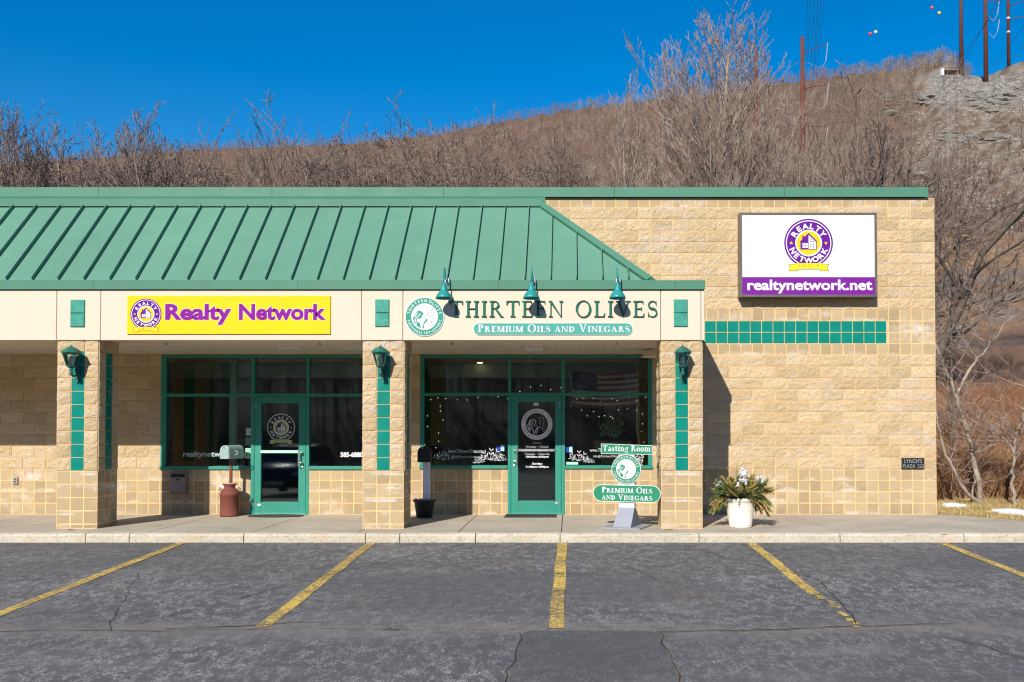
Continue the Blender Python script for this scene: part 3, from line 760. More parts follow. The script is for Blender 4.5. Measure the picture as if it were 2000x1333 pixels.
def roman(c, w=0.13, t=0.045):
    s = 0.085; T = t
    def stem(x, y0=0, y1=1, b=True, tp=True, ww=w):
        o = [rect(x-ww/2, x+ww/2, y0, y1)]
        if b: o.append([(x-ww/2-s,y0),(x+ww/2+s,y0),(x+ww/2+s,y0+T),(x+ww/2,y0+T+0.04),(x-ww/2,y0+T+0.04),(x-ww/2-s,y0+T)])
        if tp: o.append([(x-ww/2-s,y1),(x+ww/2+s,y1),(x+ww/2+s,y1-T),(x+ww/2,y1-T-0.04),(x-ww/2,y1-T-0.04),(x-ww/2-s,y1-T)])
        return o
    x = s+w/2+0.02
    if c == 'I': return stem(x), 2*x
    if c == 'T': return stem(.40,tp=False)+[rect(.02,.78,1-T,1),[(.02,1),(.02,.74),(.045,.74),(.13,1-T),(.13,1)],[(.78,1),(.78,.74),(.755,.74),(.67,1-T),(.67,1)]], .80
    if c == 'H': return stem(x)+stem(x+.48)+[rect(x,x+.48,.49,.49+T)], 2*x+.48
    if c == 'E': return stem(x)+[rect(x,.58,1-T,1),rect(x,.50,.49,.49+T),rect(x,.62,0,T),[(.58,1),(.58,.80),(.555,.80),(.50,1-T),(.50,1)],[(.62,0),(.645,.22),(.61,.22),(.54,T),(.54,0)],[(.50,.40),(.50,.63),(.475,.63),(.455,.54),(.455,.49),(.475,.40)]], .66
    if c == 'F': return stem(x)+[rect(x,.58,1-T,1),rect(x,.50,.49,.49+T),[(.58,1),(.58,.80),(.555,.80),(.50,1-T),(.50,1)]], .6
    if c == 'L': return stem(x)+[rect(x,.60,0,T),[(.60,0),(.625,.24),(.59,.24),(.52,T),(.52,0)]], .64
    if c in 'PR':
        o = stem(x)+arc(.30,.755,.30,.245,-90,90,w,T)+[rect(x,.31,1-T,1),rect(x,.31,.51,.51+T)]
        if c == 'R': return o+[[(.30,.53),(.30+w*1.1,.53),(.80,.02),(.86,0),(.68,0),(.62,.04)]], .86
        return o, .64
    if c == 'D': return stem(x)+arc(.30,.5,.46,.5,-90,90,w,T,20)+[rect(x,.31,1-T,1),rect(x,.31,0,T)], .80
    if c == 'O': return arc(.46,.5,.44,.53,0,360,w,T,32), .92
    if c == 'G': return arc(.46,.5,.44,.53,40,330,w,T,26)+[rect(.80-w,.80,.10,.44),rect(.80-w-s*.8,.80+s*.6,.44-T,.44),[(.79,.66),(.82,.66),(.82,.98),(.79,.98)]], .92
    if c == 'C': return arc(.46,.5,.44,.53,40,320,w,T,26)+[[(.79,.66),(.82,.66),(.82,.98),(.79,.98)]], .86
    if c == 'N': 
        tw = max(.05,w*.42); return stem(.13,ww=tw,tp=False)+stem(.74,b=False,ww=tw)+[[(.13-tw/2-.10,1),(.13+w*.55,1),(.74+tw/2,0),(.74+tw/2-w*.5,0),(.11,.88)],rect(.13-tw/2-.10,.14,1-T,1)], .88
    if c == 'M':
        tw = max(.05,w*.42); return stem(.13,ww=tw,tp=False)+stem(.88,tp=False)+[[(.06,1),(.06+w*1.3,1),(.53,.05),(.47,0)],[(.88+w/2,1),(.88-w/2,1),(.47,0),(.54,0)],rect(.0,.14,1-T,1),rect(.86,1.02,1-T,1)], 1.04
    if c == 'V': return [[(.08,1),(.08+w*1.15,1),(.46,.06),(.43,0),(.40,0)],[(.74,1),(.74-w*.45,1),(.42,.10),(.43,0),(.45,0)],rect(0,.32,1-T,1),rect(.56,.84,1-T,1)], .84
    if c == 'A': return [[(.78,0),(.78-w*1.2,0),(.36,.93),(.39,1),(.42,1)],[(.07,0),(.07+w*.45,0),(.41,.90),(.40,1),(.37,1)],rect(.17,.62,.33,.33+T),rect(0,.24,0,T),rect(.54,.86,0,T)], .86
    if c == 'U': return [rect(.13-w/2,.13+w/2,.34,1),rect(.13-w/2-s,.13+w/2+s,1-T,1),rect(.68-w*.2,.68+w*.2,.34,1),rect(.58,.78,1-T,1)]+arc(.395,.36,.395-.13+w/2,.38,180,360,w*.8,T,14), .80
    if c == 'S':
        pts, ws = [], []
        for i in range(25):
            t = i/24
            if t < .5: a = R(35+(270-35)*t*2); p = (.31+.21*math.cos(a), .755+.235*math.sin(a))
            else: a = R(90-(235)*(t-.5)*2); p = (.31+.235*math.cos(a), .265+.255*math.sin(a))
            pts.append(p); ws.append(T+(w*1.05-T)*max(0,1-abs(t-.5)/.36))
        return stroke(pts, ws)+[rect(.50,.525,.72,1.0),rect(.06,.085,0,.30)], .60
    if c == 'Y': return stem(.42,y1=.45,tp=False)+[[(.06,1),(.06+w*1.15,1),(.48,.42),(.38,.42)],[(.78,1),(.78-w*.5,1),(.42,.46),(.48,.42)],rect(0,.30,1-T,1),rect(.60,.86,1-T,1)], .84
    xh = .64
    if c == 'a': return [rect(.40,.40+w,0,.44),rect(.40,.62,0,T)]+arc(.33,.44,.20,.21,0,160,w,T,10)+arc(.26,.17,.21,.18,0,360,w*.9,T,16), .64
    if c == 's': return stroke([(.40,.52),(.26,.61),(.11,.50),(.25,.34),(.38,.16),(.24,.03),(.07,.12)],[T,T*1.3,w*.9,w,w*.9,T*1.3,T])+[rect(.38,.41,.43,.64),rect(.05,.08,0,.22)], .48
    if c == 't': return [rect(.13,.13+w,.10,.86),rect(.02,.40,xh-T,xh)]+arc(.27,.14,.14,.14,180,320,w*.8,T,8), .44
    if c == 'i': return stem(x,0,xh,ww=w)+[[(x-.07,.80),(x,.73),(x+.07,.80),(x+.07,.87),(x,.94),(x-.07,.87)]], 2*x
    if c == 'n': return stem(x,0,xh,ww=w)+stem(x+.36,0,.42,tp=False)+arc(x+.18,.42,.18+w/2,.22,0,150,w,T*1.4,10), 2*x+.36
    if c == 'm': return stem(x,0,xh,ww=w)+stem(x+.34,0,.42,tp=False)+stem(x+.68,0,.42,tp=False)+arc(x+.17,.42,.17+w/2,.22,0,150,w,T*1.4,10)+arc(x+.51,.42,.17+w/2,.22,0,150,w,T*1.4,10), 2*x+.68
    if c == 'o': return arc(.30,.32,.29,.34,0,360,w,T,24), .60
    if c == 'g': return arc(.28,.44,.23,.21,0,360,w*.85,T,20)+arc(.29,-.10,.27,.17,0,360,w*.6,T,20)+[rect(.40,.58,.58,.58+T*1.3),rect(.12,.20,.02,.22)], .58
    return [], .35
def roman_text(mb, runs, x0, x1, z0, H, y0, y1, w=.13, t=.045, gap=.07):
    """runs = list of (string, relative size); fills x0..x1, cap height H"""
    tot = 0; items = []
    for st, k in runs:
        for c in st:
            if c == ' ': tot += .40*k; continue
            ps, adv = roman(c, w/ k**0.5, t/ k**0.5); items.append((ps, tot, k)); tot += (adv+gap)*k
    kx = (x1-x0)/(tot-gap)
    for ps, ox, k in items:
        for i, p in enumerate(ps): mb.prism([(x0+(ox+x*k)*kx, z0+z*k*H) for x, z in p], y0-(i%7)*0.0002, y1)
def shop_words(s):   # small capitals
    runs = []
    for c in s: runs.append((c.upper(), 1.0 if c.isupper() or c == ' ' else .78))
    return runs

# ------------------------------------------------------------------ the two shop emblems
def house_emblem(parent, cx, cz, r, y, mono=None, ribbon=True):
    """round purple emblem with a house, at (cx, cz) facing -y; layers step 1 mm towards the viewer"""
    st = 0.0012 if not mono else 0.0004; ring_m = M['purple'] if not mono else M['etch_dark']; wh = M['white'] if not mono else M['etch']
    ye = M['logo_yellow'] if not mono else M['etch_gold']
    a = MB(); a.disc(cx, cz, r, y-st, y) if not mono else a.ring(cx, cz, r*.93, r*.97, y-st, y); obj('emblem_disc', a, ring_m if not mono else wh, parent)
    b = MB(); b.ring(cx, cz, r*.895, r*.93 if not mono else r*.90, y-2*st, y-st if not mono else y)
    b.ring(cx, cz, r*.49, r*.545, y-2*st, y-st if not mono else y)
    h = r*(.225 if r > .3 else .19); q = y-2.2*st
    ring_text(b, 'REALTY', cx, cz, r*.705, h, 158, 22, q, 0.035, wk=1.15); ring_text(b, 'NETWORK', cx, cz, r*.705, h, 196, 344, q, 0.035, True, wk=1.1)
    X = lambda u: cx+u*r; Z = lambda v: cz+v*r
    obj('emblem_lettering', b, wh, parent)
    d = MB(); d.disc(cx, cz, r*.49, y-2*st, y-st)
    for s_ in (-1, 1): d.prism([(X(s_*.71-.07),Z(-s_*-.04 if s_>0 else -.04)),(X(s_*.71+.07),Z(.04 if s_>0 else -.04)),(X(s_*.71),Z(-.08 if s_>0 else .08))], q, y-st*.9)
    obj('emblem_centre', d, ye, parent)
    e = MB(); e.prism([(X(-.34),Z(-.27)),(X(-.34),Z(.06)),(X(-.37),Z(.06)),(X(-.26),Z(.16)),(X(-.26),Z(.31)),(X(-.19),Z(.31)),(X(-.19),Z(.24)),(X(0),Z(.42)),(X(.37),Z(.06)),(X(.33),Z(.06)),(X(.33),Z(-.27))], y-3*st, y-2*st)
    obj('emblem_house', e, M['purple'] if not mono else M['etch_dark'], parent)
    f = MB(); f.prism([(X(0),Z(-.24)),(X(0),Z(.33)),(X(.29),Z(.05)),(X(.29),Z(-.24))], y-4*st, y-3*st)
    for i in (0,1):
        for j in (0,1): f.prism(rect(X(-.25+i*.12),X(-.15+i*.12),Z(-.20+j*.105),Z(-.11+j*.105)), y-4*st, y-3*st)
    obj('emblem_windows', f, wh, parent)
    g = MB()
    for i in (0,1):
        for j in range(4):
            if i == 1 and j == 3: continue
            g.prism(rect(X(.07+i*.11),X(.12+i*.11),Z(-.18+j*.105),Z(-.13+j*.105)), y-5*st, y-4*st)
    obj('emblem_panes', g, M['ink'], parent)
    if ribbon:
        k = MB(); o1 = [(X(-.55),Z(-.82)),(X(.55),Z(-.82)),(X(.55),Z(-.87)),(X(.82),Z(-.87)),(X(.75),Z(-1.0)),(X(.83),Z(-1.14)),(X(.46),Z(-1.14)),(X(.46),Z(-1.07)),(X(-.46),Z(-1.07)),(X(-.46),Z(-1.14)),(X(-.83),Z(-1.14)),(X(-.75),Z(-1.0)),(X(-.82),Z(-.87)),(X(-.55),Z(-.87))]
        k.prism(o1, y-4*st, y); obj('emblem_ribbon', k, M['ribbon'] if not mono else M['etch_gold'], parent)
        l = MB(); roman_text(l, [('GROUP',1)], X(-.42), X(.42), Z(-1.0), r*.12, y-4.6*st, y-4*st, .12, .05, .28)
        c2 = o1+[o1[0]]
        for p0, p1 in zip(c2[:-1], c2[1:]):
            for q_ in stroke([p0, p1], [r*.018, r*.018]): l.prism(q_, y-4.5*st, y-3.9*st)
        obj('emblem_word', l, M['ink'], parent)
def olive_emblem(parent, cx, cz, r, y, green=None, wh=None, rim=True, mono=False):
    st = 0.0014; gr = green or M['logo_green']; wh = wh or M['face']
    K = 545.0; X = lambda u: cx+(u-683)/K*r; Z = lambda v: cz-(v-690)/K*r
    hair = [(325,725),(390,690),(410,640),(430,590),(455,545),(500,515),(545,512),(590,535),(620,562),(655,575),(640,590),(660,605),(635,640),(620,670),(610,705),(575,720),(555,755),(530,745),(490,740),(455,770),(465,820),(500,845),(545,870),(565,920),(580,1020),(520,990),(440,940),(410,905),(385,870),(370,800),(350,755)]
    hand = [(605,1030),(640,960),(655,870),(680,830),(720,770),(745,735),(770,775),(760,820),(720,845),(690,880),(668,935),(665,1030)]
    sA = ([(495,562),(455,605),(432,660),(418,715)],[8,24,24,6]); sB = ([(580,588),(535,615),(515,670),(460,715),(405,755),(415,810),(445,860),(435,940)],[6,24,24,22,22,30,30,30])
    leaves = [(845,415,90,60),(765,475,-40,80),(820,470,-60,50),(925,480,50,70),(800,565,-15,60),(795,605,20,55),(935,592,-25,90),(905,575,-60,40),(800,672,-38,100),(915,750,-35,70),(935,725,60,45),(975,765,-10,45),(812,770,-50,45),(805,815,-8,70),(880,840,-72,130),(920,945,20,60),(955,893,-30,50),(660,790,12,70),(675,742,-40,60),(885,500,45,60),(910,670,45,90)]
    if mono:
        a = MB(); a.ring(cx, cz, r*.72, r, y-st, y); obj('emblem_ring', a, M['etch'], parent)
        b = MB(); ring_text(b, 'THIRTEEN OLIVES', cx, cz, r*.86, r*.15, 172, 8, y-1.5*st, 0.01, wk=.85); ring_text(b, 'PURE·HEALTHY·SAVORY', cx, cz, r*.86, r*.13, 190, 350, y-1.5*st, 0.02, True, wk=.72); obj('emblem_lettering', b, M['ink'], parent)
        c = MB()
        for pts, ws in (([(400,900),(370,800),(330,725),(400,680),(430,590),(500,515),(590,535),(655,590),(610,705),(545,750),(470,800),(560,900),(580,1020)],[22]*13),sA,sB,([(605,1030),(650,900),(720,790),(770,775),(720,845),(668,1030)],[20]*6)):
            for q_ in stroke([(X(a_),Z(b_)) for a_, b_ in pts], [k/K*r for k in ws]): c.prism(q_, y-st, y)
        for (u,v,a_,L_) in leaves: c.prism([(X(u)+math.cos(R(a_))*L_/K*r*.5*p+math.sin(R(a_))*q_*L_/K*r*.13, Z(v)+math.sin(R(a_))*L_/K*r*.5*p-math.cos(R(a_))*q_*L_/K*r*.13) for p, q_ in ((-1,0),(0,1),(1,0),(0,-1))], y-st, y)
        obj('emblem_figure', c, M['etch'], parent); return
    if rim: a = MB(); a.disc(cx, cz, r*1.035, y-st, y+0.006); obj('emblem_rim', a, wh, parent)
    a = MB(); a.disc(cx, cz, r, y-2*st, y-st); obj('emblem_disc', a, gr, parent)
    b = MB(); b.disc(cx, cz, r*.705, y-3*st, y-2*st)
    ring_text(b, 'THIRTEEN OLIVES', cx, cz, r*.855, r*.155, 172, 8, y-3*st, 0.02, wk=.85); ring_text(b, 'PURE·HEALTHY·SAVORY', cx, cz, r*.86, r*.135, 190, 350, y-3*st, 0.025, True, wk=.72)
    obj('emblem_lettering', b, wh, parent)
    c = MB(); c.prism([(X(u),Z(v)) for u,v in hair], y-4*st, y-3*st); c.prism([(X(u),Z(v)) for u,v in hand], y-4*st, y-3*st); obj('emblem_figure', c, gr, parent)
    d = MB()
    for pts, ws in (sA, sB):
        for q_ in stroke([(X(a_),Z(b_)) for a_, b_ in pts], [k/K*r for k in ws]): d.prism(q_, y-5*st, y-4*st)
    d.disc(X(588), Z(650), r*.025, y-5*st, y-4*st, 8); obj('emblem_hair_strands', d, wh, parent)
    e = MB()
    for (u,v,a_,L_) in leaves: e.prism([(X(u)+math.cos(R(a_))*L_/K*r*.5*p+math.sin(R(a_))*q_*L_/K*r*.12, Z(v)+math.sin(R(a_))*L_/K*r*.5*p-math.cos(R(a_))*q_*L_/K*r*.12) for p, q_ in ((-1,0),(0,1),(1,0),(0,-1))], y-4*st, y-3*st)
    for q_ in stroke([(X(870),Z(470)),(X(885),Z(600)),(X(880),Z(700)),(X(850),Z(740))], [r*.012]*4): e.prism(q_, y-4.2*st, y-3*st)
    obj('emblem_olive_branch', e, M['leaf_grey'], parent)
def etch_mat(name, col, a):
    n = N(name); t = n.n('ShaderNodeBsdfTransparent'); mx = n.n('ShaderNodeMixShader'); mx.inputs[0].default_value = a
    n.done(col, 0.5); n.L(t.outputs[0], mx.inputs[1]); n.L(n.p.outputs[0], mx.inputs[2]); n.L(mx.outputs[0], n.out.inputs[0]); return n.m
M['etch'] = etch_mat('white_window_vinyl', (0.72, 0.72, 0.74), 0.85); M['etch_soft'] = etch_mat('thin_white_window_vinyl', (0.62, 0.70, 0.66), 0.6)
M['etch_dark'] = etch_mat('dark_window_vinyl', (0.02, 0.01, 0.04), 0.95); M['etch_gold'] = etch_mat('olive_gold_window_vinyl', (0.42, 0.46, 0.16), 0.9)

# ------------------------------------------------------------------ storefronts
GY = WY+0.045        # glass plane
def bar(m, px0, px1, py0, py1, yf=WY-0.012, yb=WY+0.075, b=0.006):
    m.bbox(PX(px0,WY), PX(px1,WY), yf, yb, PZ(py1,WY), PZ(py0,WY), b)
def storefront(x0, x1, top, sill0, sill1, tr0, tr1, mull, xl, xr, label):
    """one frame mesh with panes as sub-parts. mull = two (px0, px1) mullions beside the door"""
    (a0, a1), (b0, b1) = mull
    f = MB(); bar(f, x0, xl, top[1], sill0, b=.004); bar(f, xr, x1, top[1], sill0, b=.004)
    bar(f, x0, x1, top[0], top[1]); bar(f, a0, a1, top[1]+.1, tr0-.1, WY-0.010); bar(f, b0, b1, top[1]+.1, tr0-.1, WY-0.010)
    bar(f, xl+.1, xr-.1, tr0, tr1, WY-0.008)
    bar(f, a0, a1, tr1+.1, 1007.5, WY-0.010); bar(f, b0, b1, tr1+.1, 1007.5, WY-0.010)
    bar(f, x0-1, a0-.1, sill0+0.1, sill1, WY-0.035); bar(f, b1+.1, x1+1, sill0+0.1, sill1, WY-0.035)
    fr = obj('storefront_window', f, M['frame'], bld)
    for (p0, p1, q0, q1) in ((xl, a0, top[1], tr0), (a1, b0, top[1], tr0), (b1, xr, top[1], tr0), (xl, a0, tr1, sill0), (b1, xr, tr1, sill0)):
        g = MB(); g.box(PX(p0-1.2,WY), PX(p1+1.2,WY), GY, GY+0.006, PZ(q1+1.2,WY), PZ(q0-1.2,WY)); obj('pane', g, M['glass'], fr)
    return fr
win1 = storefront(314, 772, (693.5, 699), 911, 917.5, 769, 775, ((490,497),(597.5,604)), 324, 763, '')
win2 = storefront(820.5, 1274, (693.5, 699), 909.5, 916, 767.5, 773.5, ((992,998),(1096.5,1103.5)), 828, 1266, '')
def door(px0, px1, gx0, gx1, gy0, gy1, py0, py1, bar0, bar1, hx, knobs, label, hinge_px):
    f = MB(); yf, yb = WY-0.004, WY+0.05; X0, X1 = PX(px0+.4,WY), PX(px1-.4,WY); G0, G1 = PX(gx0,WY), PX(gx1,WY)
    Z0, Z1 = PZ(py1,WY), PZ(py0+.4,WY); z0, z1 = PZ(gy1,WY), PZ(gy0,WY)
    f.bbox(X0, G0, yf, yb, Z0, Z1, .004); f.bbox(G1, X1, yf, yb, Z0, Z1, .004)
    f.bbox(G0+.0005, G1-.0005, yf+.002, yb, z1, Z1-.001, .003); f.bbox(G0+.0005, G1-.0005, yf+.002, yb, Z0+.001, z0, .003)
    d = obj('door', f, M['frame'], bld)
    g = MB(); g.box(G0-.01, G1+.01, GY, GY+.006, z0-.01, z1+.01); obj('door_pane', g, M['glass'], d)
    p = MB(); p.bbox(G0+.001, G1-.001, yf-.03, yf-.004, PZ(bar1,WY), PZ(bar0,WY), .006); obj('push_bar', p, M['alu'] if label else M['pushbar'], d)
    h = MB(); hX = PX(hx,WY); h.tube([(hX, yf-.075, PZ(knobs[1]+6,WY)), (hX, yf-.075, PZ(knobs[0]-6,WY))], .014, 10)
    for kz in knobs: h.tube([(hX, yf-.075, PZ(kz,WY)), (hX+hinge_px, yf-.075, PZ(kz,WY)), (hX+hinge_px, yf+.01, PZ(kz,WY))], .013, 8)
    obj('handle', h, M['alu'], d)
    k = MB(); k.lathe(0, 0, [(.020,0),(.020,.012),(.012,.014)], 12); V = [(hX+hinge_px+x, yf-z, PZ(knobs[1]+9,WY)+y) for x,y,z in k.v]; k.v = V; obj('lock', k, M['alu'], d)
    hg = MB(); hp = PX(px1-3 if hinge_px < 0 else px0+3, WY)
    for pz in (py0+17, (py1-24)): hg.tube([(hp, yf-.008, PZ(pz+6,WY)), (hp, yf-.008, PZ(pz-6,WY))], .008, 6)
    obj('hinge', hg, M['alu'], d)
    th = MB(); th.prism_x([(WY-.06,.002),(WY-.04,.014),(WY+.06,.014),(WY+.06,.002)], PX(px0-3,WY), PX(px1+3,WY)); obj('threshold', th, M['alu'], d)
    return d
M['pushbar'] = simple('pale_push_bar', (0.42, 0.72, 0.56), 0.4, var=0.04)
d1 = door(497, 597.5, 510, 583.5, 788, 981, 775, 1006.5, 880, 885.5, 586, (884, 904), '', 0.045)
d2 = door(998, 1096.5, 1012, 1084.5, 785.5, 978.6, 773.5, 1004, 877.3, 882.2, 1009.5, (880, 901), 'x', -0.045)

# window lettering and stickers (on the outside of the glass)
LY = GY-0.002
def tx(parent, name, text, px0, px1, py0, py1, mat, bold=.02, ref=None, y=LY):
    m = MB(); text_fit(m, text, PX(px0,WY), PX(px1,WY), PZ(py1,WY), PZ(py0,WY), y, bold, ref=ref); return obj(name, m, mat, parent)
tx(win1, 'window_lettering', 'realtynetwork.net', 356, 480, 881.5, 896, M['etch_soft'], .025)
tx(win1, 'window_lettering', '585-6880', 664, 708, 883.5, 893.5, M['etch'], .045)
tx(win2, 'window_lettering', 'www.ThirteenOlives.com', 876, 944, 878, 885, M['etch_soft'], .01)
tx(win2, 'window_lettering', 'info@ThirteenOlives.com', 882, 940, 890.5, 896, M['etch_soft'], .01)
tx(win2, 'window_lettering', 'www.ThirteenOlives.com', 1152, 1222, 876, 883, M['etch_soft'], .01)
tx(win2, 'window_lettering', 'info@ThirteenOlives.com', 1159, 1220, 889, 895, M['etch_soft'], .01)
tx(d2, 'hours_lettering', 'Hours', 1041, 1056, 863, 867.6, M['etch_soft'], .01)
for s_, a, b, c, q in (('Monday – Closed',1027,1071,870.5,875.8),('Tuesday – Saturday',1024,1074,884.2,889.6),('10:00am-6:00pm',1027,1071.5,890.6,895.6),('Sunday',1039,1059.5,904,909.3),('11:00am-4:00pm',1027,1071.5,910.3,915.4)):
    tx(d2, 'hours_lettering', s_, a, b, c, q, M['etch'], .035)
dl = MB(); dl.box(PX(1042,WY), PX(1052,WY), LY-.001, LY, PZ(793,WY), PZ(787,WY)); obj('door_sticker', dl, M['etch'], d2)
dl = MB(); dl.box(PX(1084,WY), PX(1090,WY), WY-.006, WY-.0045, PZ(983.5,WY), PZ(982,WY)); obj('door_label', dl, M['white'], d2)
dl = MB(); dl.box(PX(504,WY), PX(510.5,WY), WY-.006, WY-.0045, PZ(988,WY), PZ(984.5,WY)); obj('door_label', dl, M['white'], d1)
olive_emblem(d2, PX(1048.3,WY), PZ(829,WY), 30.5/109.5, LY, mono=True)
house_emblem(d1, PX(547.5,WY), PZ(835.5,WY), 28/109.5, LY, mono=True)
def sprig(m, cx, cz, s, seed, lean=0):
    r = random.Random(seed)
    for k in range(5):
        a = R(90+lean+(k-2)*36+r.uniform(-8,8)); L_ = s*r.uniform(.6,1.0)
        tip = (cx+math.cos(a)*L_, cz+math.sin(a)*L_)
        for q_ in stroke([(cx,cz),((cx+tip[0])/2+r.uniform(-.01,.01),(cz+tip[1])/2),tip], [.006,.005,.003]): m.prism(q_, LY-.0012, LY)
        for j in range(2):
            t = .5+.4*j; px_, pz_ = cx+math.cos(a)*L_*t, cz+math.sin(a)*L_*t
            for sd in (-1, 1):
                b = a+sd*.7; ll = s*.34
                m.prism([(px_,pz_),(px_+math.cos(b+.25)*ll*.5,pz_+math.sin(b+.25)*ll*.5),(px_+math.cos(b)*ll,pz_+math.sin(b)*ll),(px_+math.cos(b-.25)*ll*.5,pz_+math.sin(b-.25)*ll*.5)], LY-.001-.0001*j, LY)
for cx, cz, s_, mt in ((865,899,.20,'etch_soft'),(957,899,.21,'etch'),(975,901,.13,'etch_soft'),(1130,901,.18,'etch'),(1150,904,.11,'etch_soft'),(1256,901,.15,'etch'),(935,905,.11,'etch_soft')):
    m = MB(); sprig(m, PX(cx,WY), PZ(cz,WY), s_, int(cx), (90-cx%7*4) if cx == 1256 else 0); obj('leaf_decal', m, M[mt], win2)
def card(parent, name, px0, px1, py0, py1, mat, y=LY):
    m = MB(); m.box(PX(px0,WY), PX(px1,WY), y-.001, y, PZ(py1,WY), PZ(py0,WY)); return obj(name, m, mat, parent)
M['blue'] = simple('blue_sticker', (0.02, 0.05, 0.45), 0.4); M['cyan'] = simple('pale_cyan_sticker', (0.35, 0.68, 0.85), 0.4)
card(win2, 'card_sticker', 970, 976, 872.5, 880.5, M['blue']); card(win2, 'card_sticker', 977.5, 984.5, 870, 881.5, M['cyan'])
card(win2, 'card_sticker', 1105.5, 1110.5, 874, 884, M['blue']); card(win2, 'card_sticker', 1111.5, 1118, 873, 884, M['cyan']); card(win2, 'card_sticker', 1106, 1129, 903, 908, M['paper'])
card(win1, 'window_notice', 479, 489.5, 837, 851, M['etch_soft']); card(win1, 'window_notice', 478, 489.5, 876, 896, M['paper']); card(win1, 'window_notice', 478, 489, 855, 870, M['leaf_grey'])
tx(win1, 'notice_lettering', 'NOTICE', 479.5, 488.5, 878.5, 881, M['ink'], .02, y=LY-.0015)
m = MB(); m.ring(PX(484,WY), PZ(888,WY), .025, .04, LY-.0025, LY-.001, n=16); obj('notice_emblem', m, M['ink'], win1)

# ------------------------------------------------------------------ things behind the glass
m = MB(); x0, x1 = PX(449.5,17.6), PX(462,17.6); m.box(x0, x1, 17.55, 17.67, 0.02, 2.79)
obj('interior_post', m, simple('pale_green_post', (0.38, 0.62, 0.47), 0.7, var=.03), bld)
fl = thing('flag', 'striped flag with a ring of stars hanging across the top of the right storefront window', 'flag', (PX(1180,17.35), 17.35, PZ(705,17.35)))
fx0, fx1, ft, fb = PX(1117,17.35), PX(1247,17.35), PZ(724,17.35), PZ(793,17.35); fm = [MB(), MB(), MB()]
M['flag_red'] = simple('flag_red_cloth', (0.35, 0.03, 0.035), 0.9); M['flag_white'] = simple('flag_white_cloth', (0.62, 0.62, 0.60), 0.9); M['flag_blue'] = simple('flag_blue_cloth', (0.012, 0.02, 0.14), 0.9)
def sag(x): t = (x-fx0)/(fx1-fx0); return 0.045*math.sin(math.pi*t)-0.0
def fy(x, z): return 17.35+0.02*math.sin((x-fx0)*14)
for i in range(13):
    za, zb = ft+(fb-ft)*i/13, ft+(fb-ft)*(i+1)/13; k0 = 0 if i >= 7 else 9; t_ = fm[0] if i % 2 == 0 else fm[1]
    for k in range(k0, 24):
        xa, xb = fx0+(fx1-fx0)*k/24, fx0+(fx1-fx0)*(k+1)/24
        t_.add([(xa,fy(xa,0),za-sag(xa)),(xb,fy(xb,0),za-sag(xb)),(xb,fy(xb,0),zb-sag(xb)),(xa,fy(xa,0),zb-sag(xa))], [(0,3,2,1)])
for k in range(9):
    xa, xb = fx0+(fx1-fx0)*k/24, fx0+(fx1-fx0)*(k+1)/24; zb = ft+(fb-ft)*7/13
    fm[2].add([(xa,fy(xa,0),ft-sag(xa)),(xb,fy(xb,0),ft-sag(xb)),(xb,fy(xb,0),zb-sag(xb)),(xa,fy(xa,0),zb-sag(xa))], [(0,3,2,1)])
obj('red_stripes', fm[0], M['flag_red'], fl); obj('white_stripes', fm[1], M['flag_white'], fl); ct = obj('canton', fm[2], M['flag_blue'], fl)
sm = MB(); sc_, sz_ = fx0+(fx1-fx0)*4.5/24, (ft+ft+(fb-ft)*7/13)/2-.03
for k in range(13): sm.disc(sc_+.115*math.cos(k*2*math.pi/13), sz_+.115*math.sin(k*2*math.pi/13), .011, 17.30, 17.302, 5)
obj('star_ring', sm, M['flag_white'], ct)
m = MB(); m.box(fx0-.03, fx0-.005, 17.34, 17.36, fb-.03, 2.79); m.box(fx1-.04, fx1-.015, 17.37, 17.38, fb-.5, 2.79); obj('flag_pole', m, M['etch_soft'], fl)
ex_ = thing('exit_sign', 'unlit exit sign hanging just inside above the right door', 'exit sign', (PX(1048,17.6), 17.6, PZ(700,17.6)))
m = MB(); m.box(PX(1030,17.6), PX(1066,17.6), 17.6, 17.66, PZ(708,17.6), PZ(695,17.6)); obj('sign_box', m, M['ceiling'], ex_)
m = MB(); text_fit(m, 'EXIT', PX(1037,17.6), PX(1059,17.6), PZ(706,17.6), PZ(699,17.6), 17.597, .03); obj('lettering', m, simple('dim_exit_red', (.25,.03,.02), .6), ex_)
def strings(label, paths, loc):
    t = thing('string_lights', label, 'string lights', loc, 'string lights inside the right shop windows'); wm = MB(); n = 0; proto = None
    for pts in paths:
        wm.tube([P(a, b, 17.12) for a, b in pts], .003, 4)
        seg = sum((Vector(p)-Vector(q)).length for p, q in zip(pts[:-1], pts[1:])); k = max(2, int(seg/17))
        for i in range(k+1):
            d = seg*i/k; acc = 0
            for p, q in zip(pts[:-1], pts[1:]):
                L_ = (Vector(q)-Vector(p)).length
                if acc+L_ >= d-1e-6: v = Vector(p).lerp(Vector(q), (d-acc)/max(L_,1e-6)); break
                acc += L_
            w_ = P(v.x+rng.uniform(-5,5), v.y+rng.uniform(-5,5), 17.12)
            if proto is None:
                b = MB(); b.sphere((0,0,0), .0055, 6, 4); b.v = [(x+loc[0],y+loc[1],z+loc[2]) for x,y,z in b.v]; proto = obj('bulb', b, M['bulb'], t); proto.location = w_-Vector(loc)
            else:
                c = proto.copy(); C.objects.link(c); c.parent = t; c.location = w_-Vector(loc)
    obj('cord', wm, M['wire'], t)
strings('string of small warm bulbs framing the window left of the right shop door', [[(838,782),(868,777),(905,783),(950,777),(988,781)],[(832,790),(831,830),(834,875),(840,905)],[(858,790),(862,830),(858,870),(852,895)],[(852,908),(880,909),(915,908),(950,907)]], tuple(P(900,780,17.12)))
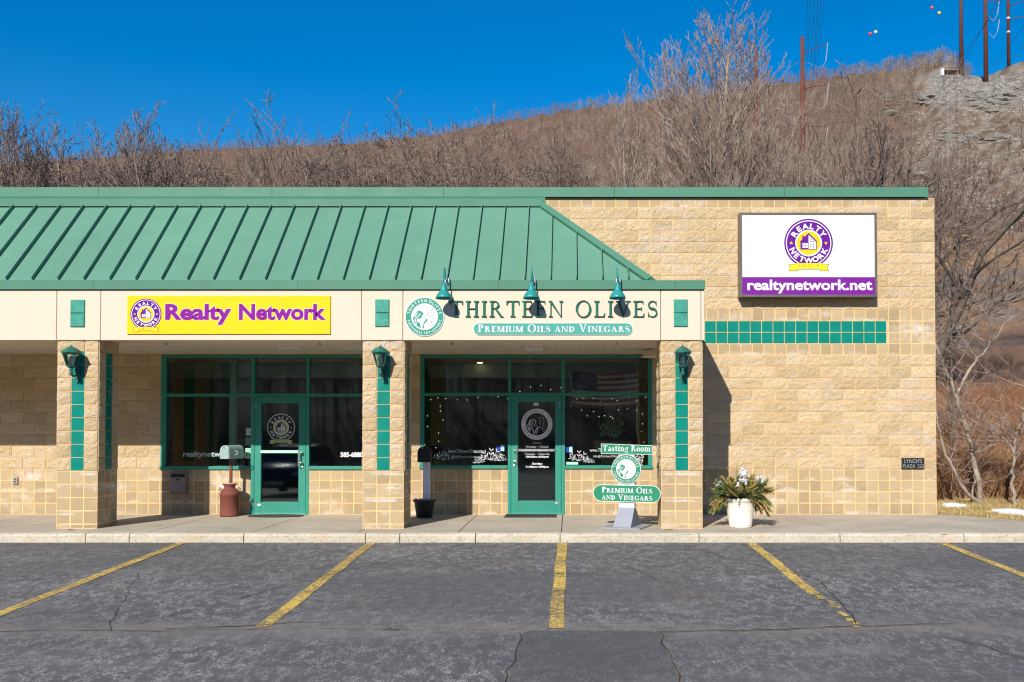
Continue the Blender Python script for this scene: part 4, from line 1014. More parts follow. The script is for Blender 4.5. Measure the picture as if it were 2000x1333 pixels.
strings('string of small warm bulbs draped over the right shop door transom', [[(1001,758),(1020,762),(1040,755),(1062,758),(1092,760)]], tuple(P(1045,760,17.12)))
strings('string of small warm bulbs looping across the window behind the tasting room sign', [[(1105,783),(1140,778),(1180,783),(1225,776),(1262,779)],[(1140,803),(1160,806),(1190,815),(1205,800),(1240,797),(1258,803),(1256,830),(1258,862)],[(1150,815),(1170,812),(1196,822)]], tuple(P(1180,780,17.12)))
# potted plant standing in the window
pt = thing('house_plant', 'pale leafy plant on a thin stand inside the window right of the right door', 'plant', (PX(1190,17.9), 17.9, 0.02))
m = MB(); m.tube([(PX(1190,17.9),17.9,.02),(PX(1190,17.9),17.9,1.2)], .012, 6); m.lathe(PX(1190,17.9),17.9,[(.14,.02),(.14,.03),(.02,.05)],12); obj('stand', m, M['black'], pt)
m = MB(); rr = random.Random(5)
for k in range(70):
    c = Vector((PX(rr.choice([1180,1190,1196,1207]),17.9)+rr.uniform(-.09,.09), 17.9+rr.uniform(-.08,.08), PZ(rr.uniform(826,850),17.9))); a = rr.uniform(0,6.3); l = rr.uniform(.05,.10)
    d = Vector((math.cos(a)*l, rr.uniform(-.03,.03), math.sin(a)*l)); q = Vector((-d.z,0,d.x))*.25
    m.add([c, c+d*.5+q, c+d, c+d*.5-q], [(0,1,2,3)])
obj('foliage', m, simple('pale_house_plant_leaf', (.30,.38,.18), .6), pt)
m = MB(); m.lathe(PX(937,18.2), 18.2, [(.05,2.79),(.05,2.80)], 12); t = obj('downlight', m, M['warm'], bld)
m = MB(); m.lathe(PX(340,19.5), 19.5, [(.05,2.79),(.05,2.80)], 12); m = MB()

# ------------------------------------------------------------------ signs
def screws(parent, pts, y):
    for (px, py) in pts:
        m = MB(); p = P(px, py, y); m.disc(p.x, p.z, .009, y-.004, y, 8); obj('screw', m, M['steel'], parent)
SY = FF-0.022
sg = thing('shop_sign', 'yellow panel sign with purple words on the fascia left of the middle column', 'sign', tuple(P(445,653,SY)))
m = MB(); m.bbox(PX(246,SY), PX(644,SY), SY, SY+.02, PZ(653,SY), PZ(578,SY), .003); obj('panel', m, M['yellow'], sg)
screws(sg, [(248,580),(347,580),(444,580),(550,580),(640,580),(248,651),(347,651),(444,651),(547,651),(640,651)], SY-.0005)
house_emblem(sg, PX(283,SY), PZ(614,SY), .238, SY-.001)
for txt, a, b in (('Realty', 320.5, 450.5), ('Network', 465, 636)):
    bx = (PX(a,SY), PX(b,SY), PZ(625.5 if True else 0,SY), PZ(594,SY))
    m = MB(); text_fit(m, txt, *bx, SY-.0015, .040, 0, .013, 'k'); obj('lettering_outline', m, M['white'], sg)
    m = MB(); text_fit(m, txt, *bx, SY-.003, .040, 0, 0, 'k'); obj('lettering', m, M['magenta'], sg)

# letters standing on the fascia
lt = thing('fascia_lettering', 'raised dark green roman capitals reading THIRTEEN OLIVES on the cream fascia', 'lettering', tuple(P(1080,620,FF)))
LH = PZ(588.3,FF)-PZ(619.5,FF); lz = PZ(619.5,FF)
words = [('THIRTEEN', 877.5, 1100.5), ('OLIVES', 1123.5, 1284.5)]
for wd, a, b in words:
    X0, X1 = PX(a,FF), PX(b,FF); data = [roman(c, .125, .045) for c in wd]; gap = .13; tot = sum(d[1] for d in data)+gap*(len(wd)-1); kx = (X1-X0)/tot; ox = 0
    for c, (ps, adv) in zip(wd, data):
        m = MB()
        for i, p in enumerate(ps): m.prism([(X0+(ox+x)*kx, lz+z*LH) for x, z in p], FF-.026-(i%9)*.0002, FF+.002)
        obj('raised_letter', m, M['letter_green'], lt); ox += adv+gap
em = thing('round_sign', 'round green and white emblem sign with a woman and olive branch on the cream fascia', 'sign', tuple(P(829,619,FF)))
olive_emblem(em, PX(828.8,FF), PZ(619.3,FF), .289, FF-.012)
def pill(m, x0, x1, z0, z1, y0, y1):
    r_ = (z1-z0)/2; cz = (z0+z1)/2; pts = []
    for k in range(13): a = R(90+180*k/12); pts.append((x0+r_+r_*math.cos(a), cz+r_*math.sin(a)))
    for k in range(13): a = R(-90+180*k/12); pts.append((x1-r_+r_*math.cos(a), cz+r_*math.sin(a)))
    m.prism(pts, y0, y1)
ps_ = thing('pill_sign', 'long green rounded sign with white words under the raised lettering on the fascia', 'sign', tuple(P(1080,655,FF)))
x0, x1, z0, z1 = PX(924,FF), PX(1236,FF), PZ(655.3,FF), PZ(631.3,FF)
m = MB(); pill(m, x0, x1, z0, z1, FF-.012, FF+.002); obj('rim', m, M['white'], ps_)
m = MB(); pill(m, x0+.006, x1-.006, z0+.006, z1-.006, FF-.014, FF-.0125); obj('panel', m, simple('sage_teal_sign', (.06,.30,.24), .45, var=.04), ps_)
m = MB(); roman_text(m, shop_words('Premium Oils and Vinegars'.replace('and','and')), x0+.07, x1-.05, z0+.045, .118, FF-.018, FF-.0142, .17, .055, .08); obj('lettering', m, M['face'], ps_)

# lit-cabinet sign on the side wall (unlit by day)
BY = WY-0.24
cb = thing('box_sign', 'large white box sign with a purple web address strip on the split block wall', 'sign', tuple(P(1582,583,BY)))
x0, x1, z0, z1 = PX(1446.5,BY), PX(1715.5,BY), PZ(580.5,BY), PZ(415.5,BY)
m = MB(); fw = .042
m.box(x0, x1, BY+.02, WY-.012, z0, z1)
m.bbox(x0, x0+fw, BY, BY+.0199, z0, z1, .004); m.bbox(x1-fw, x1, BY, BY+.0199, z0, z1, .004); m.bbox(x0+fw, x1-fw, BY, BY+.0199, z0, z0+fw, .004); m.bbox(x0+fw, x1-fw, BY, BY+.0199, z1-fw, z1, .004)
obj('cabinet', m, M['cabinet'], cb)
m = MB(); m.box(x0+fw+.001, x1-fw-.001, BY+.01, BY+.0198, z0+fw+.001, z1-fw-.001); obj('sign_face', m, M['face'], cb)
sy2 = BY+.0095; pz = PZ(541.5,BY)
m = MB(); m.box(x0+fw+.001, x1-fw-.001, sy2-.0012, sy2, z0+fw+.001, pz); obj('address_strip', m, simple('purple_strip', (.15,.001,.235), .6, var=.03), cb)
m = MB(); text_fit(m, 'realtynetwork.net', PX(1461,BY), PX(1706,BY), PZ(567,BY), PZ(546.5,BY), sy2-.0026, .028, ref='k'); obj('lettering', m, M['face'], cb)
house_emblem(cb, PX(1581.5,BY), PZ(475,BY), 48/111.3, sy2)

pq = thing('name_plaque', 'small dark plaque with pale lettering low on the right end of the block wall', 'plaque', tuple(P(1783,916,WY-.03)))
PQ = WY-.035; x0, x1, z0, z1 = PX(1761,PQ), PX(1805,PQ), PZ(916,PQ), PZ(895,PQ)
m = MB(); m.bbox(x0, x1, PQ, PQ+.03, z0, z1, .003); obj('panel', m, M['black'], pq)
m = MB(); w_ = x1-x0; h_ = z1-z0; text_fit(m, "LYNCH'S", x0+w_*.10, x0+w_*.90, z0+h_*.54, z0+h_*.88, PQ-.001, .012, ref='H'); obj('lettering', m, M['steel'], pq); m = MB(); text_fit(m, 'PLAZA  222', x0+w_*.04, x1-w_*.03, z0+h_*.10, z0+h_*.42, PQ-.001, .012, ref='H'); obj('lettering', m, M['steel'], pq)

# free-standing sandwich-board style sign on the walk
TY0 = 14.68
ts = thing('pavement_sign', 'free standing tasting room sign on a grey wedge base beside the right column', 'sign', (PX(1224,TY0), TY0, 0))
q = lambda px, py, Y=TY0: (PX(px,Y), PZ(py,Y))
tX = PX(1224, TY0)
m = MB(); m.box(tX-.30, tX+.29, TY0-.33, TY0+.40, .002, .022); obj('base_plate', m, M['grey_paint'], ts)
c, d = tX-.125, tX+.125; zt = .30
m = MB(); m.add([(c-.01,TY0-.26,.023),(d+.01,TY0-.26,.023),(d+.01,TY0+.32,.023),(c-.01,TY0+.32,.023),(c-.01,TY0-.26,.04),(d+.01,TY0-.26,.04),(d+.01,TY0+.32,.04),(c-.01,TY0+.32,.04),(c,TY0-.024,zt),(d,TY0-.024,zt),(d,TY0+.05,zt),(c,TY0+.05,zt)],
      [(0,1,5,4),(1,2,6,5),(2,3,7,6),(3,0,4,7),(4,5,9,8),(5,6,10,9),(6,7,11,10),(7,4,8,11),(8,9,10,11)])
obj('wedge_base', m, M['grey_paint'], ts)
m = MB(); m.bbox(c, d, TY0-.022, TY0+.045, zt+.001, PZ(872,TY0), .004); obj('post', m, simple('pale_grey_post', (.55,.57,.62), .5, var=.04), ts)
yb = TY0-.024
m = MB(); x0, z0 = q(1174.5,887); x1, z1 = q(1275.5,868.5); m.prism([(x0,z0),(x1,z0-.008),(x1,z1-.012),(x0,z1+.012)], yb-.02, yb); b_ = obj('top_board', m, M['face'], ts)
m = MB(); m.prism([(x0+.007,z0+.007),(x1-.007,z0-.001),(x1-.007,z1-.019),(x0+.007,z1+.005)], yb-.0215, yb-.0201); obj('board_paint', m, M['sign_green'], b_)
m = MB(); roman_text(m, [('Tasting Room',1.0)], x0+.03, x1-.025, z0+.042, .092, yb-.024, yb-.0216, .17, .055, .05); obj('lettering', m, M['face'], b_)
m = MB(); cx, cz = q(1224.5,916.5); m.disc(cx, cz, .228, yb-.02, yb); b_ = obj('round_board', m, M['face'], ts); olive_emblem(b_, cx, cz, .219, yb-.0201, green=M['sign_green'], rim=False)
x0, z0 = q(1158.5,980.5); x1, z1 = q(1291.5,947.5)
m = MB(); pill(m, x0, x1, z0, z1, yb-.02, yb); b_ = obj('pill_board', m, M['face'], ts)
m = MB(); pill(m, x0+.008, x1-.008, z0+.008, z1-.008, yb-.0215, yb-.0201); obj('board_paint', m, M['sign_green'], b_)
m = MB(); roman_text(m, shop_words('Premium Oils'), x0+.14, x1-.13, z0+.140, .088, yb-.024, yb-.0216, .17, .055, .06); obj('lettering', m, M['face'], b_); m = MB(); roman_text(m, shop_words('and Vinegars'), x0+.14, x1-.13, z0+.030, .088, yb-.024, yb-.0216, .17, .055, .06); obj('lettering', m, M['face'], b_)

ts.rotation_euler = (0, 0, R(-20)); ts.scale = (1.03, 1.0, 1.0)
# ------------------------------------------------------------------ lamps
def gooseneck(px, label):
    X = PX(px, 14.2); fY = EF; t = thing('gooseneck_lamp', label, 'wall lamp', (X, EF, PZ(549,EF)), 'gooseneck lamps over the fascia')
    Y1 = FF-.25; zt = PZ(524.5, 14.3); zb = PZ(556, Y1)
    pts = [(X+.03, EF+.02, PZ(549,EF)), (X+.02, EF-.05, PZ(553,EF)), (X+.012, EF-.09, PZ(547,EF)), (X, EF-.10, zt-.05)]
    for k in range(7): a = math.pi*k/6; pts.append((X, (EF-.10+Y1)/2+(EF-.10-Y1)/2*math.cos(a), zt-.05+.05*math.sin(a)))
    pts.append((X, Y1, zb))
    m = MB(); m.tube(pts, .011, 8); obj('arm', m, M['lamp_teal'], t, True)
    m = MB(); m.lathe(0, 0, [(.045,0),(.045,.012),(.02,.03)], 14); m.v = [(x+X+.03, EF-.0-z, y+PZ(549,EF)) for x,y,z in m.v]; obj('wall_plate', m, M['white'], t)
    z = PZ(554, Y1); k = 1.0
    prof = [(.012,z+.02),(.02,z),(.028,z-.01),(.028,z-.02),(.036,z-.026),(.036,z-.038),(.042,z-.044),(.042,z-.058),(.047,z-.064),(.047,z-.078),(.05,z-.084),(.05,z-.105),(.062,z-.115),(.10,z-.165),(.122,z-.205),(.123,z-.232),(.117,z-.225),(.095,z-.165),(.05,z-.12)]
    m = MB(); m.lathe(X, Y1, prof, 28); obj('lamp_shade', m, M['lamp_teal'], t, True)
    m = MB(); m.sphere((X, Y1, z-.17), .03, 10, 6); obj('bulb', m, M['white'], t, True)
for px, lb in ((866,'teal gooseneck lamp above the first letter, next to the round olive emblem'),(1037.5,'teal gooseneck lamp above the middle of the raised lettering, between the other two'),(1206.5,'teal gooseneck lamp near the roof hip, above the second word')):
    gooseneck(px, lb)
def lantern(px, py0, py1, X_tile, label):
    Yc = FYc-.19; X = PX(px, Yc); t = thing('wall_lantern', label, 'wall lantern', (X, FYc, PZ(735,FYc)), 'wall lanterns on the columns')
    z = lambda py: PZ(py, Yc)
    m = MB(); m.lathe(X, Yc, [(.145,z(690)),(.142,z(688)),(.115,z(684)),(.075,z(680.5)),(.03,z(677.5)),(.012,z(676)),(.012,z(674))], 6, ph=.52); obj('lantern_roof', m, M['lamp_green'], t)
    m = MB(); m.lathe(X, Yc, [(.122,z(690.2)),(.122,z(692)),(.118,z(692))][::-1], 6, ph=.52)
    for k in range(6):
        a = 2*math.pi*k/6+.52; m.tube([(X+.118*math.cos(a), Yc+.118*math.sin(a), z(691)), (X+.062*math.cos(a), Yc+.062*math.sin(a), z(715))], .007, 5)
    m.lathe(X, Yc, [(.02,z(720)),(.045,z(718)),(.068,z(716)),(.068,z(714))], 6, ph=.52); obj('cage', m, M['lamp_green'], t)
    m = MB()
    for k in range(6):
        a, b = 2*math.pi*k/6+.52, 2*math.pi*(k+1)/6+.52
        m.add([(X+.113*math.cos(a),Yc+.113*math.sin(a),z(691.5)),(X+.113*math.cos(b),Yc+.113*math.sin(b),z(691.5)),(X+.058*math.cos(b),Yc+.058*math.sin(b),z(714.5)),(X+.058*math.cos(a),Yc+.058*math.sin(a),z(714.5))], [(0,3,2,1)])
    obj('glass', m, M['lens'], t)
    m = MB(); m.lathe(X, Yc, [(.028,z(714)),(.034,z(706)),(.030,z(699)),(.012,z(696))], 12); obj('bulb', m, M['face'], t, True)
    m = MB(); Xw = X_tile
    m.lathe(X, Yc, [(.008,z(734)),(.022,z(732)),(.026,z(728)),(.018,z(725)),(.026,z(722)),(.02,z(719.5))], 10)
    m.tube([(X,Yc,z(731)),((X+Xw)/2,Yc+.06,z(735)),(Xw,FYc-.06,z(733)),(Xw,FYc-.01,z(729))], .014, 8)
    m.tube([(Xw,FYc-.03,z(722)),(Xw,FYc-.07,z(726)),(Xw,FYc-.05,z(731))], .009, 6); obj('arm', m, M['lamp_green'], t)
    m = MB(); m.prism([(Xw-.035,z(715)),(Xw,z(709)),(Xw+.035,z(715)),(Xw+.04,z(730)),(Xw+.03,z(740)),(Xw,z(749)),(Xw-.03,z(740)),(Xw-.04,z(730))], FYc-.03, FYc-.006); obj('back_plate', m, M['lamp_green'], t)
for px, cx, lb in ((137.5,colX[0],'green carriage lantern on the left column'),(742.5,colX[1],'green carriage lantern on the column between the two shops'),(1334,colX[2],'green carriage lantern on the right column by the tiled wall')):
    lantern(px, 0, 0, cx, lb)
def soffit_light(px, Y, w_, d_, h_, label, mat):
    X = PX(px, Y); t = thing('soffit_light', label, 'ceiling light', (X, Y, bz), 'light fittings in the canopy ceiling')
    m = MB(); m.box(X-w_, X+w_, Y-d_, Y+d_, bz-h_, bz+.011); obj('housing', m, M['white'], t)
    m = MB(); m.box(X-w_*.8, X+w_*.8, Y-d_*.8, Y+d_*.8, bz-h_-.004, bz-h_-.001); obj('lens', m, mat, t)
M['lens_pane'] = simple('prismatic_lens', (.75,.78,.80), .25)
soffit_light(340, 16.0, .17, .17, .012, 'square flush light in the canopy ceiling nearest the left column', M['lens_pane']); soffit_light(566, 16.0, .17, .17, .012, 'square flush light in the canopy ceiling over the left shop door', M['lens_pane'])
soffit_light(692, 16.0, .17, .17, .012, 'square flush light in the canopy ceiling just left of the middle column', M['lens_pane']); soffit_light(1043, 15.9, .15, .08, .05, 'boxy surface light in the canopy ceiling over the right shop door', M['lens_pane'])
for px, lb in ((323,'small eye hook under the beam by the left column'),(624,'small eye hook under the beam left of the middle column'),(883,'small eye hook under the beam right of the middle column'),(1205,'small eye hook under the beam left of the right column')):
    X = PX(px, FF+.3); t = thing('eye_hook', lb, 'hook', (X, FF+.3, bz), 'eye hooks under the canopy beam')
    m = MB(); m.tube([(X,FF+.3,bz),(X,FF+.3,bz-.03)], .004, 5); m.ring(X, bz-.045, .011, .018, FF+.296, FF+.304, n=12); obj('hook', m, M['wire'], t)

# ------------------------------------------------------------------ things on the walk
cY = 16.55
X = PX(449.5, cY); mc = thing('milk_can', 'rusty red milk can carrying a mailbox beside the left shop door', 'milk can', (X, cY, 0))
m = MB(); m.lathe(X, cY, [(.155,0.0),(.165,.02),(.16,.05),(.157,.06),(.157,.36),(.172,.375),(.165,.40),(.12,.47),(.095,.49),(.09,.53),(.125,.56),(.12,.572),(.10,.572),(.08,.54)], 32); obj('body', m, M['red_can'], mc, True)
m = MB(); m.lathe(X, cY, [(.10,.56),(.105,.571),(.06,.582),(.02,.575)], 16); obj('gravel_fill', m, M['kerb'], mc)
for s_ in (-1, 1):
    m = MB(); m.tube([(X+s_*.125,cY,.46),(X+s_*.175,cY,.50),(X+s_*.19,cY,.475),(X+s_*.15,cY,.43)], .010, 6); obj('handle', m, M['red_can'], mc)
m = MB(); m.box(X-.002, X+.04, cY-.025, cY+.025, .571, 1.0); obj('post', m, M['red_can'], mc)
mb_ = thing('mailbox', 'pale grey rounded mailbox standing on the red milk can post', 'mailbox', (X, cY, 1.0))
m = MB(); ang = R(22)
def arch(w_, h_, n=10): return [(-w_,0),(w_,0)]+[(w_*math.cos(math.pi*k/n), h_-w_+w_*math.sin(math.pi*k/n)) for k in range(n+1)]
def mailbox_mesh(m, X, Y, Z, ang, L_, w_=.085, h_=.235):
    pr = arch(w_, h_); n = len(pr); vs = []
    for d_ in (0, L_):
        for a, b in pr: vs.append((X+a*math.cos(ang)+d_*math.sin(ang), Y-a*math.sin(ang)+d_*math.cos(ang), Z+b))
    m.add(vs, [list(range(n)), list(range(2*n-1,n-1,-1))]+[((i+1)%n, i, i+n, (i+1)%n+n) for i in range(n)])
mailbox_mesh(m, X-.02, cY-.20, 1.005, R(15), .42, .092, .235); obj('box', m, M['mailbox'], mb_)
m = MB(); mailbox_mesh(m, X-.023, cY-.212, 1.008, R(15), .010, .085, .222); 
for i, (x, y, z) in enumerate(m.v): pass
obj('door', m, M['mailbox'], mb_)
m = MB(); m.sphere((X-.028, cY-.225, 1.205), .014, 8, 5); obj('latch', m, M['alu'], mb_)
m = MB(); aX, aY = X+.125, cY-.06; m.ring(aX, 1.11, .028, .042, aY-.02, aY-.012, n=14); obj('flag', m, M['alu'], mb_)
bx = thing('mail_drop', 'dull metal mail drop box fixed low on the block wall under the left shop window', 'mail box', tuple(P(348,965,WY-.1)))
q0, q1, w0, w1 = PX(331.5,WY-.1), PX(365,WY-.1), PZ(965,WY-.1), PZ(924,WY-.1)
m = MB(); m.bbox(q0, q1, WY-.10, WY-.004, w0, w1, .012); obj('body', m, M['greybox'], bx)
m = MB(); m.box(q0+.03, q1-.03, WY-.103, WY-.10, w1-.075, w1-.022); obj('slot', m, M['black'], bx)
m = MB(); m.bbox(q0+.022, q1-.022, WY-.112, WY-.101, w0+.02, w1-.085, .004); obj('door', m, simple('mail_drop_door', (.24,.205,.185), .45, .2), bx)
m = MB(); m.box(q0+.13, q0+.18, WY-.116, WY-.113, w1-.135, w1-.105); obj('lock', m, M['black'], bx)
# black box on white post in a pot
cY = 16.3; X = PX(829.5, cY)
pp = thing('plant_pot', 'dark plastic pot of stones holding a white post beside the middle column', 'pot', (X, cY, 0))
m = MB(); m.lathe(X, cY, [(.125,0),(.135,.01),(.175,.27),(.198,.285),(.198,.31),(.175,.31),(.16,.27)], 28); obj('pot', m, M['black'] if False else simple('dark_brown_plastic_pot', (.035,.03,.032), .6), pp, True)
m = MB(); rr = random.Random(2)
for k in range(60):
    a, d_ = rr.uniform(0,6.3), rr.uniform(0,.15); m.sphere((X+d_*math.cos(a), cY+d_*math.sin(a), .30+rr.uniform(-.01,.015)), rr.uniform(.012,.024), 6, 4)
obj('stones', m, M['kerb'], pp)
m = MB(); m.bbox(X-.022, X+.092, cY-.06, cY+.05, .29, .955, .005); obj('post', m, M['postwhite'], pp)
bb = thing('mailbox', 'black mailbox on the white post standing in a pot', 'mailbox', (X+.03, cY, .956))
m = MB(); mailbox_mesh(m, X+.02, cY-.24, .958, R(-4), .48, .105, .27); obj('box', m, M['black'], bb)
m = MB(); m.box(X+.128, X+.136, cY-.12, cY-.10, 1.08, 1.16); m.box(X+.128, X+.134, cY-.12, cY-.06, 1.13, 1.17); obj('flag', m, simple('red_mailbox_flag', (.45,.05,.03), .5), bb)
m = MB(); m.sphere((X+.0, cY-.245, 1.20), .012, 8, 5); obj('latch', m, M['alu'], bb)
for px0, px1, lb, rnd in ((483,592,'oval dark doormat in front of the left shop door',True),(986,1087,'rectangular dark doormat in front of the right shop door',False)):
    Y0, Y1 = 16.30, 16.84; a, b = PX(px0,16.5), PX(px1,16.5); m = MB()
    if rnd:
        pts = [((a+b)/2+(b-a)/2*math.cos(2*math.pi*k/32), 16.86-.0-(.42)*abs(math.sin(math.pi*k/32)) if False else 16.56+.26*math.sin(2*math.pi*k/32)) for k in range(32)]
        n = 32; m.add([(x,y,.002) for x,y in pts]+[(x,y,.014) for x,y in pts], [list(range(n,2*n))]+[(i,(i+1)%n,(i+1)%n+n,i+n) for i in range(n)])
    else:
        m.box(a, b, Y0, Y1, .002, .012)
        for k in range(16): m.box(a+.03+k*(b-a-.06)/16, a+.055+k*(b-a-.06)/16, Y0+.04, Y1-.04, .0125, .018)
    t = obj('doormat', m, M['mat'], loc=((a+b)/2, 16.55, 0)); tag(t, lb, 'doormat', 'doormats')
ol = thing('wall_outlet', 'small grey electric outlet box low on the block wall left of the left column', 'outlet', tuple(P(32,946,WY-.03)))
q0, q1, w0, w1 = PX(27.5,WY), PX(37,WY), PZ(946,WY), PZ(932,WY)
m = MB(); m.bbox(q0, q1, WY-.03, WY-.004, w0, w1, .006); obj('cover', m, M['steel'], ol)
m = MB(); m.disc((q0+q1)/2, w0+.09, .015, WY-.034, WY-.03, 10); m.disc((q0+q1)/2, w0+.045, .015, WY-.034, WY-.03, 10); obj('socket', m, M['black'], ol)
# planter with winter greens
cY = 14.75; X = PX(1445.5, cY)
pl = thing('planter', 'cream pot of winter evergreen cuttings and silver poinsettias against the block wall', 'planter', (X, cY, 0))
m = MB(); m.lathe(X, cY, [(.165,0.0),(.178,.004),(.178,.02),(.172,.026),(.178,.032),(.180,.045),(.176,.05),(.225,.36),(.228,.40),(.245,.41),(.248,.45),(.235,.455),(.215,.44),(.20,.38)], 36); obj('pot', m, M['pot'], pl, True)
m = MB(); m.lathe(X, cY, [(.21,.40),(.0,.41)], 20); obj('soil', m, M['bark_dark'], pl)
gm = {'dark': MB(), 'yellow': MB(), 'stem': MB()}
rr = random.Random(21)
def spray(dst, o, d, L_, droop, needles, nl, stemr=.004):
    p = Vector(o); d = Vector(d).normalized(); n = max(4, int(L_/.03)); pts = [p.copy()]
    for k in range(n):
        d = (d+Vector((rr.uniform(-.10,.10), rr.uniform(-.10,.10), -droop*.05))).normalized(); p = p+d*L_/n; pts.append(p.copy())
        if k > n*0.2:
            for j in range(needles):
                a = Vector((rr.gauss(0,1), rr.gauss(0,1), rr.gauss(0,1))).normalized(); q_ = (d*1.1+a*.8).normalized()*nl*rr.uniform(.6,1.1); s_ = q_.cross(Vector((rr.gauss(0,1), rr.gauss(0,1), rr.gauss(0,1)))).normalized()*.0065
                dst.add([p-s_, p+s_, p+q_], [(0,1,2)])
    gm['stem'].tube(pts, [stemr*(1-.7*i/len(pts)) for i in range(len(pts))], 4, False)
for k in range(420):
    a = rr.uniform(0, 6.283); el = rr.uniform(-.2 if math.sin(a) > -.4 else .35, 1.3); c_ = math.cos(el)
    d = (math.cos(a)*c_*1.25, math.sin(a)*c_, math.sin(el)); L_ = rr.uniform(.16,.37)*(1.0+.25*abs(math.cos(a))*c_)
    o = (X+math.cos(a)*rr.uniform(.02,.17), cY+math.sin(a)*rr.uniform(.02,.17), .42+rr.uniform(0,.05))
    yl = rr.random() < .5
    spray(gm['yellow'] if yl else gm['dark'], o, d, L_, 1.9 if el < .5 and abs(math.cos(a)) > .6 else .5, 13 if yl else 16, .034 if yl else .055)
for k in range(10): # trailing over the rim
    a = rr.uniform(-2.9, -.2); spray(gm['yellow'] if rr.random()<.5 else gm['dark'], (X+.2*math.cos(a), cY+.2*math.sin(a), .45), (math.cos(a), math.sin(a), -.1), rr.uniform(.08,.15), 7, 9, .03)
for k in range(9): spray(gm['yellow'], (X+rr.uniform(-.1,.1), cY, .5), (rr.uniform(-.5,.5), rr.uniform(-.2,.2), 1), rr.uniform(.35,.5), 0, 2, .03)
obj('needles', gm['dark'], simple('evergreen_needles', (.125,.165,.05), .6, var=.4, vs=20), pl); obj('golden_foliage', gm['yellow'], simple('golden_cypress_tips', (.50,.36,.10), .6, var=.5, vs=18), pl); obj('stems', gm['stem'], M['twig'], pl)
def poin(px, py, s_, Y):
    m = MB(); c = P(px, py, Y)
    for k in range(9):
        a = 2*math.pi*k/9+rr.uniform(-.2,.2); L_ = s_*rr.uniform(.7,1.1); d = Vector((math.cos(a), -.25, math.sin(a))).normalized()*L_; q_ = Vector((-d.z,0,d.x))*.24
        m.add([c, c+d*.45+q_+Vector((0,-.015,0)), c+d+Vector((0,.02,-.02)), c+d*.45-q_+Vector((0,-.015,0)), c+d*.5+Vector((0,-.03,0))], [(0,1,4),(1,2,4),(2,3,4),(3,0,4)])
    obj('silver_flower', m, M['silver'], pl)
M['silver'] = simple('silver_poinsettia', (.62,.66,.74), .45, .15, var=.08)
for a in ((1449,944,.12,cY-.22),(1452,922,.10,cY-.12),(1485,941,.12,cY-.1),(1408,945,.09,cY-.12)): poin(*a)
# fallen leaves, a few on the walk
M['leaf_dead'] = simple('dead_leaf', (.24,.13,.05), .8, var=.3)
for i, (x, y, lb) in enumerate(((-8.2,15.6,'dry brown leaf on the walk left of the left column'),(-7.5,14.28,'dry brown leaf at the foot of the left column'),(1.5,14.30,'dry brown leaf at the foot of the right column'))):
    m = MB(); rr = random.Random(i)
    for k in range(3):
        a = rr.uniform(0,6); c = Vector((x+rr.uniform(-.05,.05), y+rr.uniform(-.02,.02), .004+.004*k)); d = Vector((math.cos(a)*.05, math.sin(a)*.05, .012)); q_ = Vector((-d.y,d.x,0))*.5
        m.add([c-d, c+q_, c+d, c-q_], [(0,1,2,3)])
    t = obj('fallen_leaf', m, M['leaf_dead'], loc=(x,y,0)); tag(t, lb, 'leaf', 'dry leaves on the walk')
